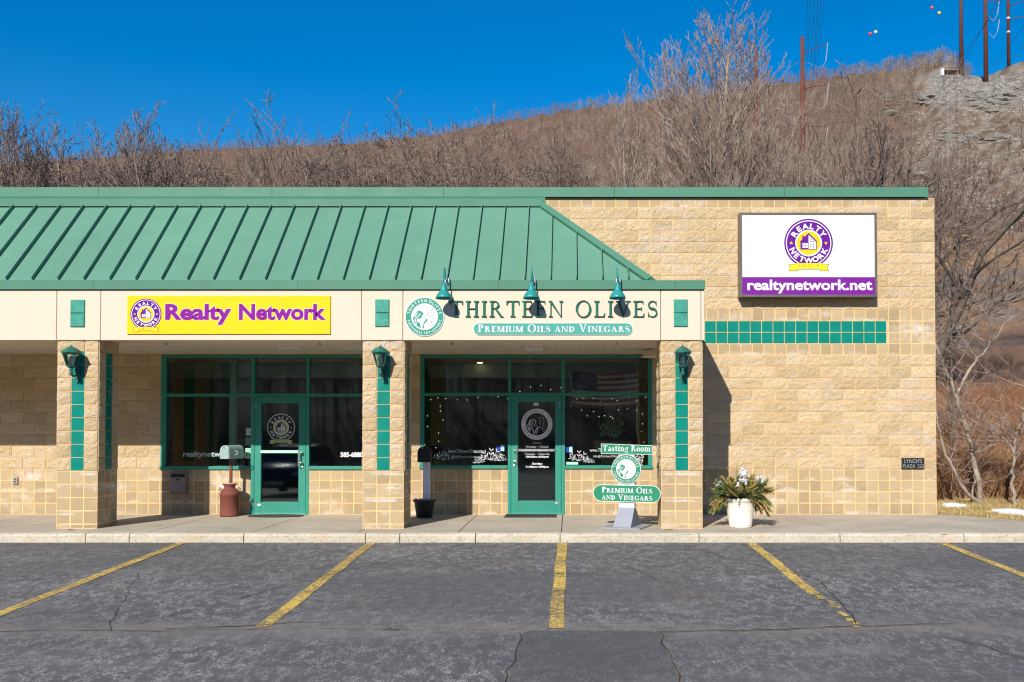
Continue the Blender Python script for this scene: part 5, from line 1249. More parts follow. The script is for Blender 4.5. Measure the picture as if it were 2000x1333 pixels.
# ------------------------------------------------------------------ trees
def limb(dst, r, p, d, L_, rad, n, wob, up, nseg=4, taper=0.75, minr=.004):
    """one wobbly limb; returns its joints [(point, direction, radius, t)]"""
    pts, rads, js = [p.copy()], [rad], []
    d = d.normalized()
    for k in range(nseg):
        d = (d + Vector((r.gauss(0,wob), r.gauss(0,wob), r.gauss(0,wob)*.6+up/nseg))).normalized()
        p = p + d*(L_/nseg); rr_ = max(minr, rad*(1-taper*(k+1)/nseg)); pts.append(p.copy()); rads.append(rr_); js.append((p.copy(), d.copy(), rr_, (k+1)/nseg))
    dst.tube(pts, rads, n, False)
    return js
def bare_tree(name, label, base, H, seed, form, mats, group=None):
    """form: dict(spread, up, wob, nb, depth, trunk, r0, fork)"""
    r = random.Random(seed); t = thing(name, label, 'tree', tuple(base), group); tr, cr = MB(), MB(); B = Vector(base)
    stems = form.get('stems', 1); depth = form.get('depth', 4)
    def grow(p, d, L_, rad, lev):
        dst = tr if lev <= 1 else cr; mr = form.get('minr', .009)
        js = limb(dst, r, p, d, L_, rad, 6 if lev < 2 else (4 if lev == 2 else 3), form['wob']*(1+.25*lev), form['up']*(.25 if lev == 0 else 1), 6 if lev < 2 else (4 if lev < depth else 3), .72 if lev < 2 else .8, mr)
        if lev >= depth: return
        nb = form['nb'][min(lev, len(form['nb'])-1)]
        if lev > 0: nb = max(2, round(nb*min(1.25, (L_/(H*(.30, .15, .075)[min(lev,3)-1]*max(.5, form['w']/.36)))**.6)))
        lo = form['first'] if lev == 0 else .18
        for k in range(nb):
            u = (k+r.random()*.8)/nb; t_ = lo+(.99-lo)*u; f_ = t_*len(js); i = min(len(js)-1, int(f_))
            a = js[i-1][0] if i > 0 else p; q_ = a.lerp(js[i][0], min(1, f_-i)); dd = js[i][1]; rd = js[i][2]
            s_ = Vector((r.gauss(0,1), r.gauss(0,1), r.gauss(0,1)*.3)); s_ = (s_-dd*s_.dot(dd)).normalized()
            an = form['spread']*(1, 1, .85, .7)[min(lev, 3)]*r.uniform(.65, 1.25)*(1.15-.5*u if lev == 0 else 1); nd = dd*math.cos(an)+s_*math.sin(an)
            if lev == 0: cl = H*(form['w']*(1-u)**.65+.085)*r.uniform(.75, 1.15)
            else: cl = L_*form['ratio']*r.uniform(.7, 1.15)*(1.1-.5*u)
            grow(q_, nd, cl, max(mr, rd*r.uniform(.45,.68)), lev+1)
    for k in range(stems):
        a = 2*math.pi*k/stems+r.uniform(-.4,.4); ln = form.get('lean', .12) if stems > 1 else .03
        grow(B+Vector((math.cos(a)*.08*(stems>1), math.sin(a)*.08*(stems>1), -.2)), Vector((math.cos(a)*ln, math.sin(a)*ln, 1)), H*form['trunk']*r.uniform(.9,1.05), form['r0'], 0)
    zt = float(np.percentile([v[2] for v in cr.v], 99.6)); k = H*.985/(zt-B.z); kx = k**.5*form.get('kx', 1)
    for q_ in (tr, cr): q_.v = [(B.x+(x-B.x)*kx, B.y+(y-B.y)*kx, B.z+(z-B.z)*k) for x, y, z in q_.v]
    obj('trunk', tr, mats[0], t, True); obj('crown', cr, mats[1], t)
    return t
OAK = dict(spread=.85, up=.35, wob=.16, nb=[16,10,6,4], ratio=.50, trunk=.62, r0=.20, first=.30, depth=4, minr=.0095, w=.42)
ASH = dict(spread=.62, up=.55, wob=.09, nb=[20,10,6,4], ratio=.47, trunk=.80, r0=.16, first=.22, depth=4, minr=.0095, w=.34)
COT = dict(spread=.72, up=.55, wob=.055, nb=[38,12,8,4], ratio=.47, trunk=.93, r0=.22, first=.10, depth=4, minr=.0095, w=.46)
FAN = dict(spread=.50, up=.60, wob=.06, nb=[11,7,5,3], ratio=.48, trunk=.80, r0=.10, first=.10, depth=4, minr=.009, w=.34, stems=3, lean=.24)
def plant_tree(px, ytop, Y, seed, form, mats, label, group='bare trees standing behind the shops', name='bare_tree'):
    X = (px-VX)/FP*Y; z = terr(px, Y); H = EV(ytop)*Y+EYE-z
    return bare_tree(name, label, (X, Y, z), H*form.get('hk', 1.0), seed, form, mats, group)
GB, TB, PB, DB = (M['bark'],M['twig']), (M['bark_pale'],M['twig']), (M['bark_pale'],M['twig_pale']), (M['bark_dark'],M['twig'])
TREES = [(22,245,46,1,OAK,GB,'bare spreading tree at the left edge of the photo above the green roof'),
 (95,222,42,2,ASH,GB,'tall bare tree, second from the left edge, crown against the sky'),
 (160,262,48,3,OAK,DB,'dark bare tree with low arching limbs above the left end of the roof'),
 (222,235,44,4,ASH,GB,'bare tree with one tall thin leader left of the forked tree'),
 (322,238,44,5,ASH,GB,'bare forked tree whose rounded top stands highest left of the yellow sign'),
 (270,270,50,26,OAK,DB,'small dark bare tree tucked between two taller ones on the left'),
 (395,290,47,6,OAK,GB,'low bare tree just below the ridge line above the yellow sign'),
 (470,285,52,27,ASH,GB,'slender bare tree just touching the ridge line above the yellow sign'),
 (572,262,46,7,ASH,GB,'bare tree whose top pokes above the ridge over the right part of the yellow sign'),
 (640,300,45,8,OAK,DB,'short bare tree under the ridge above the middle column'),
 (770,305,43,9,OAK,TB,'bare tree with pale twisting limbs above the round olive emblem'),
 (925,245,42,10,OAK,DB,'broad dark oak with crooked limbs above the first raised word'),
 (1040,265,44,11,OAK,GB,'crooked bare tree above the second raised word'),
 (1130,290,43,12,OAK,DB,'dark gnarled bare tree left of the tall pale clump'),
 (1235,285,48,28,FAN,PB,'low tan brushy tree filling the gap left of the tall pale clump'),
 (1395,42,46,13,COT,PB,'tallest bare tree, pale upright clump that towers over the ridge'),
 (1318,165,44,14,FAN,PB,'fan shaped pale clump on the left of the tallest tree'),
 (1505,150,47,15,FAN,PB,'fan shaped pale clump between the two rust brown poles'),
 (1596,225,50,16,FAN,PB,'fan shaped pale clump in front of the armed rust brown pole'),
 (1745,195,40,17,dict(OAK,trunk=.60,first=.25,ratio=.5,up=.5,stems=3,lean=.6,nb=[9,7,5,3],w=.34),DB,'dark wide spreading tree forking low above the box sign'),
 (1660,250,46,29,OAK,DB,'small dark bare tree between the pale clump and the wide forked tree'),
 (60,268,52,31,OAK,GB,'bare tree half hidden between the two trees nearest the left edge'),
 (128,255,50,32,OAK,DB,'dark wide crown just right of the tall tree second from the left edge'),
 (192,250,46,33,ASH,GB,'slim bare tree left of the one with the tall thin leader'),
 (360,268,50,34,OAK,GB,'wide low bare crown just right of the forked tree above the yellow sign'),
 (520,285,50,35,OAK,GB,'wide bare crown at the ridge line above the word on the yellow sign'),
 (705,298,48,36,OAK,GB,'wide bare crown below the ridge above the middle column'),
 (850,275,47,37,OAK,GB,'grey bare crown left of the broad dark oak'),
 (985,268,48,38,OAK,GB,'grey bare crown right of the broad dark oak')]
for a in TREES: plant_tree(*a)
def sapling(base_px, base_py, Y, paths, label, seed, mats):
    r = random.Random(seed); B = P(base_px, base_py, Y); t = thing('bare_tree', label, 'tree', tuple(B), 'slim trees on the grass right of the shops'); tr, cr = MB(), MB()
    for pts, r0, r1 in paths:
        ps = [P(a, b, Y+dy) for a, b, dy in pts]; fine = []
        for i in range(len(ps)-1):
            for k in range(4): fine.append(ps[i].lerp(ps[i+1], k/4)+Vector((r.gauss(0,.012), r.gauss(0,.03), 0)))
        fine.append(ps[-1]); n = len(fine); tr.tube(fine, [r0+(r1-r0)*i/(n-1) for i in range(n)], 7, False)
        for i in range(int(n*.35), n-1):
            for q_ in range(2):
                if r.random() < .6:
                    d = (fine[i+1]-fine[i]).normalized(); s_ = Vector((r.gauss(0,1), r.gauss(0,.6), r.gauss(0,.5))).normalized(); js = limb(cr, r, fine[i], d*.5+s_*.8, r.uniform(.4,1.3), r1*.7, 3, .12, .5, 4, .8, .004)
                    for (p_, d_, rr_, t_) in js:
                        for z_ in range(2):
                            s2 = Vector((r.gauss(0,1), r.gauss(0,.6), r.gauss(0,.5))).normalized(); limb(cr, r, p_, d_*.5+s2*.7, r.uniform(.15,.55), .006, 3, .1, .3, 3, .7, .003)
    obj('trunk', tr, mats[0], t, True); obj('crown', cr, mats[1], t)
sapling(1917, 983, 19.4, [([(1917,983,0),(1908,930,0),(1897,870,.1),(1885,830,.2),(1868,780,.3),(1852,735,.4),(1838,700,.4),(1826,670,.4),(1815,620,.4)],.058,.018),
    ([(1915,983,0),(1890,965,0),(1866,930,-.1),(1848,890,-.2),(1838,850,-.2),(1831,825,-.2),(1829,790,-.2)],.045,.016),([(1868,775,.3),(1885,735,.5),(1905,705,.6),(1925,685,.7),(1950,650,.8),(1975,620,.9)],.04,.012),
    ([(1900,970,0),(1902,930,.1),(1903,900,.2),(1910,860,.3)],.028,.01),([(1890,842,.2),(1872,818,.1),(1850,805,.1)],.025,.008),([(1902,885,.1),(1925,878,0),(1945,862,0),(1958,845,0)],.022,.008)],
    'slim forked tree rising from the grass beside the right end of the block wall', 4, PB)
sapling(1981, 987, 19.0, [([(1981,987,0),(1979,945,0),(1978,915,.1),(1979,880,.1),(1984,850,.1),(1992,830,.1),(2000,800,.2),(2012,740,.2)],.042,.016),([(1979,885,.1),(1966,860,.1),(1950,845,.1),(1935,830,.2)],.022,.008),([(1980,910,.1),(1972,925,0),(1965,935,0)],.01,.006)],
    'slim single stemmed tree at the right edge of the photo', 6, PB)
sapling(1875, 985, 24.0, [([(1862,985,0),(1858,900,0),(1862,800,.1),(1858,640,.1),(1870,560,.1),(1875,480,.2)],.05,.02),([(1860,700,.1),(1895,600,.1),(1935,540,.2),(1950,480,.3)],.03,.01),([(1860,820,.1),(1838,700,.1),(1830,600,.2)],.03,.01),([(1870,560,.1),(1850,500,.1),(1840,430,0)],.02,.01),([(1895,600,0),(1890,520,0),(1915,450,0)],.02,.01)],
    'dark slim tree behind the forked one with limbs reaching up over the slope', 8, DB)

# far woods: one mass of small bare trees, each built from real stems and branches
def template(r, h, nbr, thick, spread=.5):
    m = MB(); lean = r.uniform(-.06,.06)
    m.tube([(0,0,-.5),(lean*h*.5,0,h*.5),(lean*h,0,h)], [thick*1.5,thick,thick*.35], 3, False)
    for k in range(nbr):
        t = .30+.68*k/nbr; a = r.uniform(0, 6.283); L_ = h*(1.02-t)*r.uniform(.5,.8)+.08*h; el = r.uniform(.15, 1.0); p = Vector((lean*h*t, 0, h*t)); d = Vector((math.cos(a)*math.cos(el), math.sin(a)*math.cos(el), math.sin(el)))
        e = p+d*L_; m.tube([p, e], [thick*.6, thick*.16], 3, False)
        for q_ in range(2):
            s_ = Vector((r.gauss(0,1), r.gauss(0,1), r.uniform(.2,1.6))).normalized(); o = p.lerp(e, r.uniform(.35,.8)); m.tube([o, o+s_*L_*.5], [thick*.36, thick*.12], 3, False)
    return np.array(m.v), np.array(m.f[0:0] if False else [f for f in m.f if len(f) == 4])
def wood(name, label, pts, temps, mat, seed, smin, smax, cat='woods'):
    r = np.random.RandomState(seed); Vs, Fs, Cs, off = [], [], [], 0
    for (x, y, z, k) in pts:
        V, F = temps[r.randint(len(temps))]; a = r.uniform(0, 6.283); s = r.uniform(smin, smax)*k; c, q_ = math.cos(a), math.sin(a)
        W = np.empty_like(V); W[:,0] = (V[:,0]*c-V[:,1]*q_)*s+x; W[:,1] = (V[:,0]*q_+V[:,1]*c)*s+y; W[:,2] = V[:,2]*s+z
        Vs.append(W); Fs.append(F+off); off += len(V); Cs.append(np.full(len(F), r.uniform(.02, 1)))
    V, F, Cc = np.concatenate(Vs), np.concatenate(Fs), np.concatenate(Cs)
    me = bpy.data.meshes.new(name); me.vertices.add(len(V)); me.vertices.foreach_set('co', V.astype(np.float32).ravel())
    me.loops.add(F.size); me.loops.foreach_set('vertex_index', F.astype(np.int32).ravel()); me.polygons.add(len(F)); me.polygons.foreach_set('loop_start', np.arange(0, F.size, 4, dtype=np.int32)); me.polygons.foreach_set('loop_total', np.full(len(F), 4, dtype=np.int32))
    at = me.attributes.new('v', 'FLOAT', 'FACE'); at.data.foreach_set('value', Cc.astype(np.float32)); me.materials.append(mat); me.update(calc_edges=True)
    o = bpy.data.objects.new(name, me); C.objects.link(o); return tag(o, label, cat, None, 'stuff')
def wood_mat(name, c0, c1, c2):
    n = N(name); a = n.attr('v').outputs['Fac']; c = n.mix(a, c0, c1); c = n.mix(n.ramp(n.noise(.02, 4, .6), .45, .6), c, c2); return n.done(c, .95, 0, .1)
M['wood_far'] = wood_mat('far_bare_wood', (.085,.056,.042), (.42,.32,.245), (.24,.155,.115))
M['wood_mid'] = wood_mat('mid_bare_wood', (.10,.065,.048), (.52,.41,.32), (.28,.17,.12))
M['brush'] = wood_mat('dry_brush', (.20,.095,.050), (.50,.30,.16), (.32,.155,.080))
r = random.Random(77)
far_t = [template(r, 10, 13, .10) for _ in range(7)]; mid_t = [template(r, 9, 22, .045) for _ in range(7)]
pts = []
while len(pts) < 15000:
    px = r.uniform(-60, 1900); Yc = crest_Y(px); u = r.random()**.62; Y = 150*(Yc*1.02/150)**u
    py = HY-(terr(px, Y)-EYE)/Y*FP
    if px > 1790 and Y < Yc*.93: continue
    if px > 1700 and Y < Yc*.55 and r.random() < .7: continue
    pts.append(((px-VX)/FP*Y, Y, terr(px, Y), (.75+.25*min(1,Y/400))*(1.0 if px < 1500 else .72)))
wood('far_woods', 'grey brown bare woods covering the long ridge behind the shops', pts, far_t, M['wood_far'], 1, .45, .95)
pts = []
while len(pts) < 1500:
    px = r.uniform(-60, 2060); Y = 52*(160/52)**(r.random()**.75)
    if px > 1690 and r.random() < .90: continue
    pts.append(((px-VX)/FP*Y, Y, terr(px, Y), .34+.36*(Y-50)/110))
wood('near_woods', 'tangle of thin bare trees on the lower slope just behind the roof', pts, mid_t, M['wood_mid'], 2, .55, 1.15)
# brush at the foot of the slope on the right
def stem_temp(r, h, n):
    m = MB()
    for k in range(n):
        a = r.uniform(0, 6.3); l = h*r.uniform(.5,1.1); p = Vector((r.uniform(-.25,.25), r.uniform(-.25,.25), 0)); d = Vector((math.cos(a)*r.uniform(.1,.55), math.sin(a)*r.uniform(.1,.55), 1)).normalized(); e = p+d*l*.6; g = e+(d+Vector((math.cos(a)*.6,math.sin(a)*.6,-.2))).normalized()*l*.4
        m.tube([p, e, g], [.008,.006,.002], 3, False)
        for q_ in range(3):
            s_ = Vector((r.gauss(0,1), r.gauss(0,1), r.uniform(0,1))).normalized(); o = p.lerp(e, r.uniform(.4,1)); m.tube([o, o+s_*l*.28], [.0045,.0018], 3, False)
    return np.array(m.v), np.array([f for f in m.f if len(f) == 4])
bt_ = [stem_temp(r, 1.1, 12) for _ in range(6)]; pts = []
while len(pts) < 4600:
    px = r.uniform(1785, 2380); Y = 20.3+ (r.random()**1.3)*17
    X = (px-VX)/FP*Y
    pts.append((X, Y, terr(px, Y), 1.0 if Y < 25 else 1.25))
wood('dry_brush', 'rust coloured dry brush thicket behind the grass strip right of the shops', pts, bt_, M['brush'], 3, .6, 1.25, 'brush')
pts = []
bt2 = [(V*np.array((1,1,1)), F) for V, F in bt_]
while len(pts) < 13000:
    px = r.uniform(1780, 2330); Y = 36*(330/36)**(r.random()**1.25)
    if 56 < Y < 62: continue
    pts.append(((px-VX)/FP*Y, Y, terr(px, Y), .40+Y/230))
wood('slope_scrub', 'scattered grey brown scrub on the open slope right of the shops', pts, bt2, M['wood_mid'], 4, .35, 1.0, 'scrub')
# grass strip
def blade_temp(r):
    m = MB()
    for k in range(26):
        a = r.uniform(0,6.3); p = Vector((r.uniform(-.12,.12), r.uniform(-.12,.12), 0)); l = r.uniform(.03,.08); d = Vector((math.cos(a)*.6, math.sin(a)*.6, .8))*l; q_ = Vector((-math.sin(a), math.cos(a), 0))*.004
        m.add([p-q_, p+q_, p+d+q_*.3, p+d-q_*.3], [(0,1,2,3)])
    return np.array(m.v), np.array(m.f)
gt = [blade_temp(r) for _ in range(5)]; pts = []
while len(pts) < 4800:
    X = r.uniform(6.6, 15.5); Y = r.uniform(15.0, 21.0)
    if Y < 17.05 and X < 6.75+(17.0-Y)*.72+.06: continue
    if Y < 15.4 and X > 8.0: continue
    pts.append((X, Y, terr_xy(X, Y)-.005, 1))
wood('grass', 'short winter yellowed grass between the walk and the brush', pts, gt, wood_mat('winter_grass', (.30,.20,.07), (.60,.46,.22), (.42,.34,.13)), 5, .7, 1.3, 'grass')
def snow(pxs_, label, hgt=.03):
    m = MB(); r = random.Random(len(label)); c = [sum(a)/len(pxs_) for a in zip(*pxs_)]
    gp = []
    for a, b in pxs_:
        Y = -EYE*FP/(HY-b); gp.append(Vector(((a-VX)/FP*Y, Y, 0)))
    fine = []
    for i in range(len(gp)):
        for k in range(4): q_ = gp[i].lerp(gp[(i+1)%len(gp)], k/4); fine.append(q_+Vector((r.gauss(0,.03), r.gauss(0,.05), 0)))
    cc = sum(fine, Vector())/len(fine); n = len(fine); vs = [(p.x, p.y, terr_xy(p.x,p.y)-.01) for p in fine]
    for s_, z in ((.8,hgt*.8),(.45,hgt)): vs += [(cc.x+(p.x-cc.x)*s_, cc.y+(p.y-cc.y)*s_, terr_xy(p.x,p.y)+z+r.uniform(-.004,.004)+.03) for p in fine]
    m.add(vs, [(i,(i+1)%n,n+(i+1)%n,n+i) for i in range(n)]+[(n+i,n+(i+1)%n,2*n+(i+1)%n,2*n+i) for i in range(n)]+[list(range(2*n,3*n))])
    t = obj('snow_patch', m, M['snow'], loc=(cc.x, cc.y, 0), smooth=True); tag(t, label, 'snow', 'snow patches on the grass strip')
snow([(1834,988),(1850,984),(1893,990),(1888,992),(1845,992)], 'thin streak of snow on the grass next to the corner of the block wall')
snow([(1931,998),(1960,996),(2010,1000),(2010,1010),(1975,1005)], 'wider patch of snow on the grass at the right edge of the photo')
# rocks at the foot of the brush and ledges high on the slope
def rock(m, c, s, seed, sq=(1,1,.6)):
    r = random.Random(seed); k = MB(); k.sphere((0,0,0), 1, 9, 6)
    m.add([(c[0]+x*s[0]*(1+.35*mn.noise(Vector((x*1.7+seed,y*1.7,z*1.7)))), c[1]+y*s[1]*(1+.35*mn.noise(Vector((x*1.7,y*1.7+seed,z*1.7)))), c[2]+z*s[2]*(1+.5*mn.noise(Vector((x*2,y*2,z*2+seed))))) for x,y,z in k.v], k.f)
for i, (px, py, w_, h_, Y, lb) in enumerate(((1875,976,.42,.15,20.6,'low pale rock lying at the foot of the brush beside the forked tree'),(1858,974,.26,.12,21.0,'small pale rock at the left foot of the brush near the wall corner'))):
    m = MB(); c = P(px, py, Y); rock(m, c, (w_,.3,h_), i*7+2); t = obj('rock', m, simple('pale_rock', (.36,.32,.26), .9, var=.2, bump=.5, bs=12), loc=tuple(c), smooth=True); tag(t, lb, 'rock', 'rocks by the brush')
def ledge(name, label, spans, seed):
    r = random.Random(seed); m = MB(); loc = None
    for (x0, x1, y0, y1, n) in spans:
        for k in range(n):
            px = r.uniform(x0, x1); py = r.uniform(y0, y1)+ (px-x0)/(x1-x0)*6; c = ground_at(px, py); u_ = c.y/FP
            loc = loc or c; rock(m, c+Vector((0,0,0)), (r.uniform(5,20)*u_, r.uniform(4,9)*u_, r.uniform(2.0,5.5)*u_), r.randint(0,999))
    t = obj(name, m, M['gravelrock'], loc=tuple(loc), smooth=False); tag(t, label, 'rock', 'rock ledges on the hillside')
ledge('rock_ledge', 'layered grey ledge below the gravel bank near the tops of the poles', [(1905,1975,186,216,60),(1880,1995,180,192,26)], 1)
ledge('rock_ledge', 'broken dark ledge left of the lattice tower high on the slope', [(1725,1835,180,200,46),(1735,1800,205,228,22)], 2)
ledge('rock_ledge', 'long broken grey ledge crossing the slope behind the lattice tower', [(1850,1998,262,280,26),(1700,1820,330,345,12)], 5)
ledge('rock_ledge', 'small grey ledge halfway down the slope right of the roof end', [(1860,1975,385,412,34)], 3)
ledge('rock_ledge', 'loose grey rock step above the guard rail at the right edge', [(1925,1975,608,620,14),(1845,1915,640,656,10)], 4)
m = MB()
for k in range(1500):
    px, py = (r.uniform(1770, 2040), r.uniform(195, 500)) if k % 3 else (r.uniform(1815, 2030), r.uniform(150, 205)); c = ground_at(px, py); s_ = r.uniform(.6,3.2)*c.y/FP; m.sphere((0,0,0), 1, 5, 3); n_v = 4*5
    for i in range(len(m.v)-n_v, len(m.v)): x,y,z = m.v[i]; m.v[i] = (c.x+x*s_*r.uniform(.6,1.3)*1.6, c.y+y*s_, c.z+z*s_*.8)
t = obj('loose_stones', m, simple('loose_grey_stone', (.27,.25,.22), .9, var=.3)); tag(t, 'loose grey stones strewn over the upper right slope', 'stones', None, 'stuff')

# ------------------------------------------------------------------ poles, wires, tower, rail
M['insul'] = simple('grey_insulator', (.30,.31,.33), .6)
def pole(px, ytop, ybase, Y, w0, w1, arms, label, name='power_pole'):
    B = Vector(((px-VX)/FP*Y, Y, 0)); u_ = Y/FP; zb = EYE+EV(ybase)*Y; zt = EYE+EV(ytop)*Y
    zb = min(zb, terr(px, Y)-1); B.z = zb; t = thing(name, label, 'power pole', tuple(B), 'rust brown power poles on the hill'); m = MB()
    m.tube([(B.x,Y,zb),(B.x,Y,zt)], [w0*u_/2, w1*u_/2], 12); obj('mast', m, M['rust'], t, True)
    for (ay, dx, rise, drop) in arms:
        z = EYE+EV(ay)*Y; m = MB(); e = Vector((B.x+dx*u_, Y-1.0, z+rise*u_)); m.tube([(B.x,Y,z), e], [1.1*u_*.9, .55*u_], 6); a = obj('crossarm', m, M['rust'], t)
        if drop:
            m = MB(); m.tube([e, e+Vector((-4*u_*(1 if dx > 0 else -1), 0, -drop*u_))], [.8*u_, .8*u_], 6); m.tube([e+Vector((-4*u_*(1 if dx > 0 else -1),0,-drop*u_)), e+Vector((-12*u_*(1 if dx > 0 else -1),0,-(drop+13)*u_))], .35*u_, 5)
            m.tube([e+Vector((-12*u_*(1 if dx>0 else -1),0,-(drop+13)*u_)), (B.x+4*u_, Y-1, z-(drop+2)*u_+rise*u_)], .3*u_, 5); obj('insulator', m, M['insul'], a)
    for ay in [a[0]+24 for a in arms[:3]]:
        z = EYE+EV(ay)*Y; m = MB(); m.lathe(B.x, Y, [(2.6*u_,z-2.5*u_),(3.3*u_,z-1.5*u_),(3.3*u_,z+1.5*u_),(2.6*u_,z+2.5*u_)], 12); obj('collar', m, M['rail'], t)
    return t
pole(1479, 91, 380, 175, 9.0, 7.0, [], 'plain rust brown pole among the twigs of the tallest tree')
pole(1571, 73, 380, 170, 11.0, 7.5, [(106,47,18,37),(174,48,6,37),(246,46,-6,34)], 'rust brown pole with three right hand arms left of the wide forked tree')
Ye = 352
pole(1884, -150, 141, Ye, 9.0, 3.5, [], 'plain rust brown pole standing left of the other two on the ridge')
pole(1932, -160, 149, Ye-12, 9.5, 4.5, [(-60,30,4,35),(4,25,-2,26),(41,25,0,24)], 'rust brown pole with drooping insulators, middle one of the ridge poles')
pole(1977, -170, 118, Ye+8, 7.0, 4.5, [(-60,40,10,30),(12,60,16,0),(39,60,10,0)], 'rust brown pole with two right hand arms nearest the right edge')
def wire(pts, label, w_=.05, grp='power lines'):
    m = MB(); m.tube(pts, w_, 4); t = obj('power_line', m, M['wire'], loc=tuple(pts[0])); tag(t, label, 'power line', grp)
def catenary(a, b, s_, n=14): return [a.lerp(b, i/n)+Vector((0,0,-s_*4*(i/n)*(1-i/n))) for i in range(n+1)]
tops = [(1577,0),(1583,0),(1591,0),(1597,0),(1603,0),(1610,0)]; ends = [(1574,120),(1577,128),(1583,140),(1588,146),(1590,150),(1594,152)]
for (a, b), (c, d) in zip(tops, ends):
    A = P(c, d, 170); B = P(a+(a-c)*.9, b-(d-b)*.9, 118); wire([A, A.lerp(B, .5), B], 'thin power line in the bundle falling to the armed rust brown pole', .03)
A = P(1478, 90, 175); B = P(1474, -90, 120); wire([A, A.lerp(B,.5), B], 'single thin power line rising from the plain pole', .015)
for (a, b, c, d, lb) in ((1868,125,1965,-10,'power line slanting up left of the first ridge pole'),(1872,140,1958,-20,'second power line slanting up across the first ridge pole'),(1940,130,2040,-5,'power line slanting up right of the middle ridge pole'),(1950,150,2040,30,'lower power line slanting up towards the right edge')):
    wire([P(a, b, Ye-30), P((a+c)/2, (b+d)/2+3, Ye-60), P(c, d, Ye-90)], lb, .07)
M['ball_red'] = simple('red_marker_ball', (.75,.06,.05), .45); M['ball_white'] = simple('white_marker_ball', (.85,.85,.85), .45); M['ball_yellow'] = simple('yellow_marker_ball', (.85,.52,.08), .45); M['ball_pink'] = simple('pink_marker_ball', (.78,.10,.18), .45)
for px, py, mt, lb in ((1699.5,67,'ball_red','red marker ball, lower left of the four'),(1710.3,63,'ball_white','white marker ball beside the lower red one'),(1820,15.5,'ball_pink','pink red marker ball high up, left of the yellow one'),(1834.3,26,'ball_yellow','yellow marker ball right of the three others')):
    c = P(px, py, 240); m = MB(); m.sphere(c, .42, 14, 9); m.lathe(c.x, c.y, [(.43,c.z-.015),(.435,c.z),(.43,c.z+.015)], 14)
    t = obj('marker_ball', m, M[mt], loc=tuple(c), smooth=True); tag(t, lb+' hanging in the sky', 'marker ball', 'aircraft marker balls on the wires')
for (a,b,c,d,lb) in ((1760,110,1640,-40,'hair thin wire carrying the lower red marker ball'),(1760,125,1640,-25+25,'hair thin wire carrying the white marker ball'),(1900,110,1750,-60,'hair thin wire carrying the pink marker ball'),(1900,110,1750,-60,'x')):
    pass
def through(px, py, lb):
    A = P(px-90, py-110, 200); Bm = P(px, py, 240); E_ = Bm+(Bm-A)*1.15+Vector((0,0,0)); wire([A, Bm, E_], lb, .014)
for px, py, lb in ((1699.5,67,'hair thin wire carrying the lower red marker ball'),(1710.3,63,'hair thin wire carrying the white marker ball'),(1820,15.5,'hair thin wire carrying the pink red marker ball'),(1834.3,26,'hair thin wire carrying the yellow marker ball')): through(px, py, lb)
# lattice tower on the slope
c = ground_at(1862, 330); u_ = c.y/FP; tw = thing('lattice_tower', 'pale steel lattice tower standing on the slope below the gravel bank', 'lattice tower', tuple(c)); m = MB(); hT = (330-141)*u_
hw = 12*u_
leg = [(-1,-1),(1,-1),(1,1),(-1,1)]
for a, b in leg:
    m = MB(); m.tube([c+Vector((a*hw,b*hw,-1)), c+Vector((a*hw*.85,b*hw*.85,hT))], .42*u_, 4); obj('leg', m, M['lattice'], tw)
m = MB(); nb = 12
for k in range(nb):
    z0, z1 = hT*k/nb, hT*(k+1)/nb
    for q_ in range(4):
        (a,b),(d,e) = leg[q_], leg[(q_+1)%4]; A, B = c+Vector((a*hw*.95,b*hw*.95,z0)), c+Vector((d*hw*.95,e*hw*.95,z1)); m.tube([A,B], .28*u_, 3, False); m.tube([c+Vector((a*hw*.95,b*hw*.95,z1)), B], .28*u_, 3, False); m.tube([c+Vector((d*hw*.95,e*hw*.95,z0)), c+Vector((a*hw*.95,b*hw*.95,z1))], .22*u_, 3, False)
obj('bracing', m, M['lattice'], tw)
m = MB(); T_ = c+Vector((0,0,hT)); m.box(T_.x-17*u_, T_.x+12*u_, T_.y-hw, T_.y+hw, T_.z-1.0*u_, T_.z+.6*u_); obj('platform', m, M['lattice'], tw)
for dx in (-21,-18): m = MB(); m.box(T_.x+dx*u_-.9*u_, T_.x+dx*u_+.9*u_, T_.y-hw, T_.y-hw+1, T_.z-11*u_, T_.z+2*u_); obj('antenna_panel', m, M['white'], tw)
# guard rail along the road cut
ga, gb = ground_at(1815, 690), ground_at(2090, 684); gr = thing('guard_rail', 'pale metal guard rail running across the slope right of the shops', 'guard rail', tuple(ga)); Y = (ga.y+gb.y)/2; u_ = Y/FP
A, B = P(1815, 683, Y), P(2120, 680, Y); m = MB(); m.box(A.x, B.x, Y, Y+.08, A.z-.16, A.z+.10); m.box(A.x, B.x, Y-.02, Y-.001, A.z-.045, A.z-.015); obj('rail', m, M['rail'], gr)
k = 0; x = A.x+1
while x < B.x: m = MB(); m.box(x, x+.15, Y+.081, Y+.23, A.z-1.4, A.z+.16); obj('post', m, M['rail'], gr); x += 1.9
# low wire fence in the brush
A, B = P(1835, 829, 33), P(2060, 827, 33); fe = thing('wire_fence', 'faint grey wire fence running through the brush right of the shops', 'fence', (A.x, 33, terr_xy(A.x,33))); m = MB()
for dz in (0,-.25,-.5,-.75,-1.0): m.tube([(A.x,33,A.z+dz),(B.x,33,B.z+dz)], .012, 4)
obj('wire', m, M['rail'], fe); x = A.x+.3
while x < B.x: m = MB(); m.tube([(x,33.04,A.z-1.4),(x,33.04,A.z+.05)], .03, 6); obj('post', m, M['rail'], fe); x += 2.4

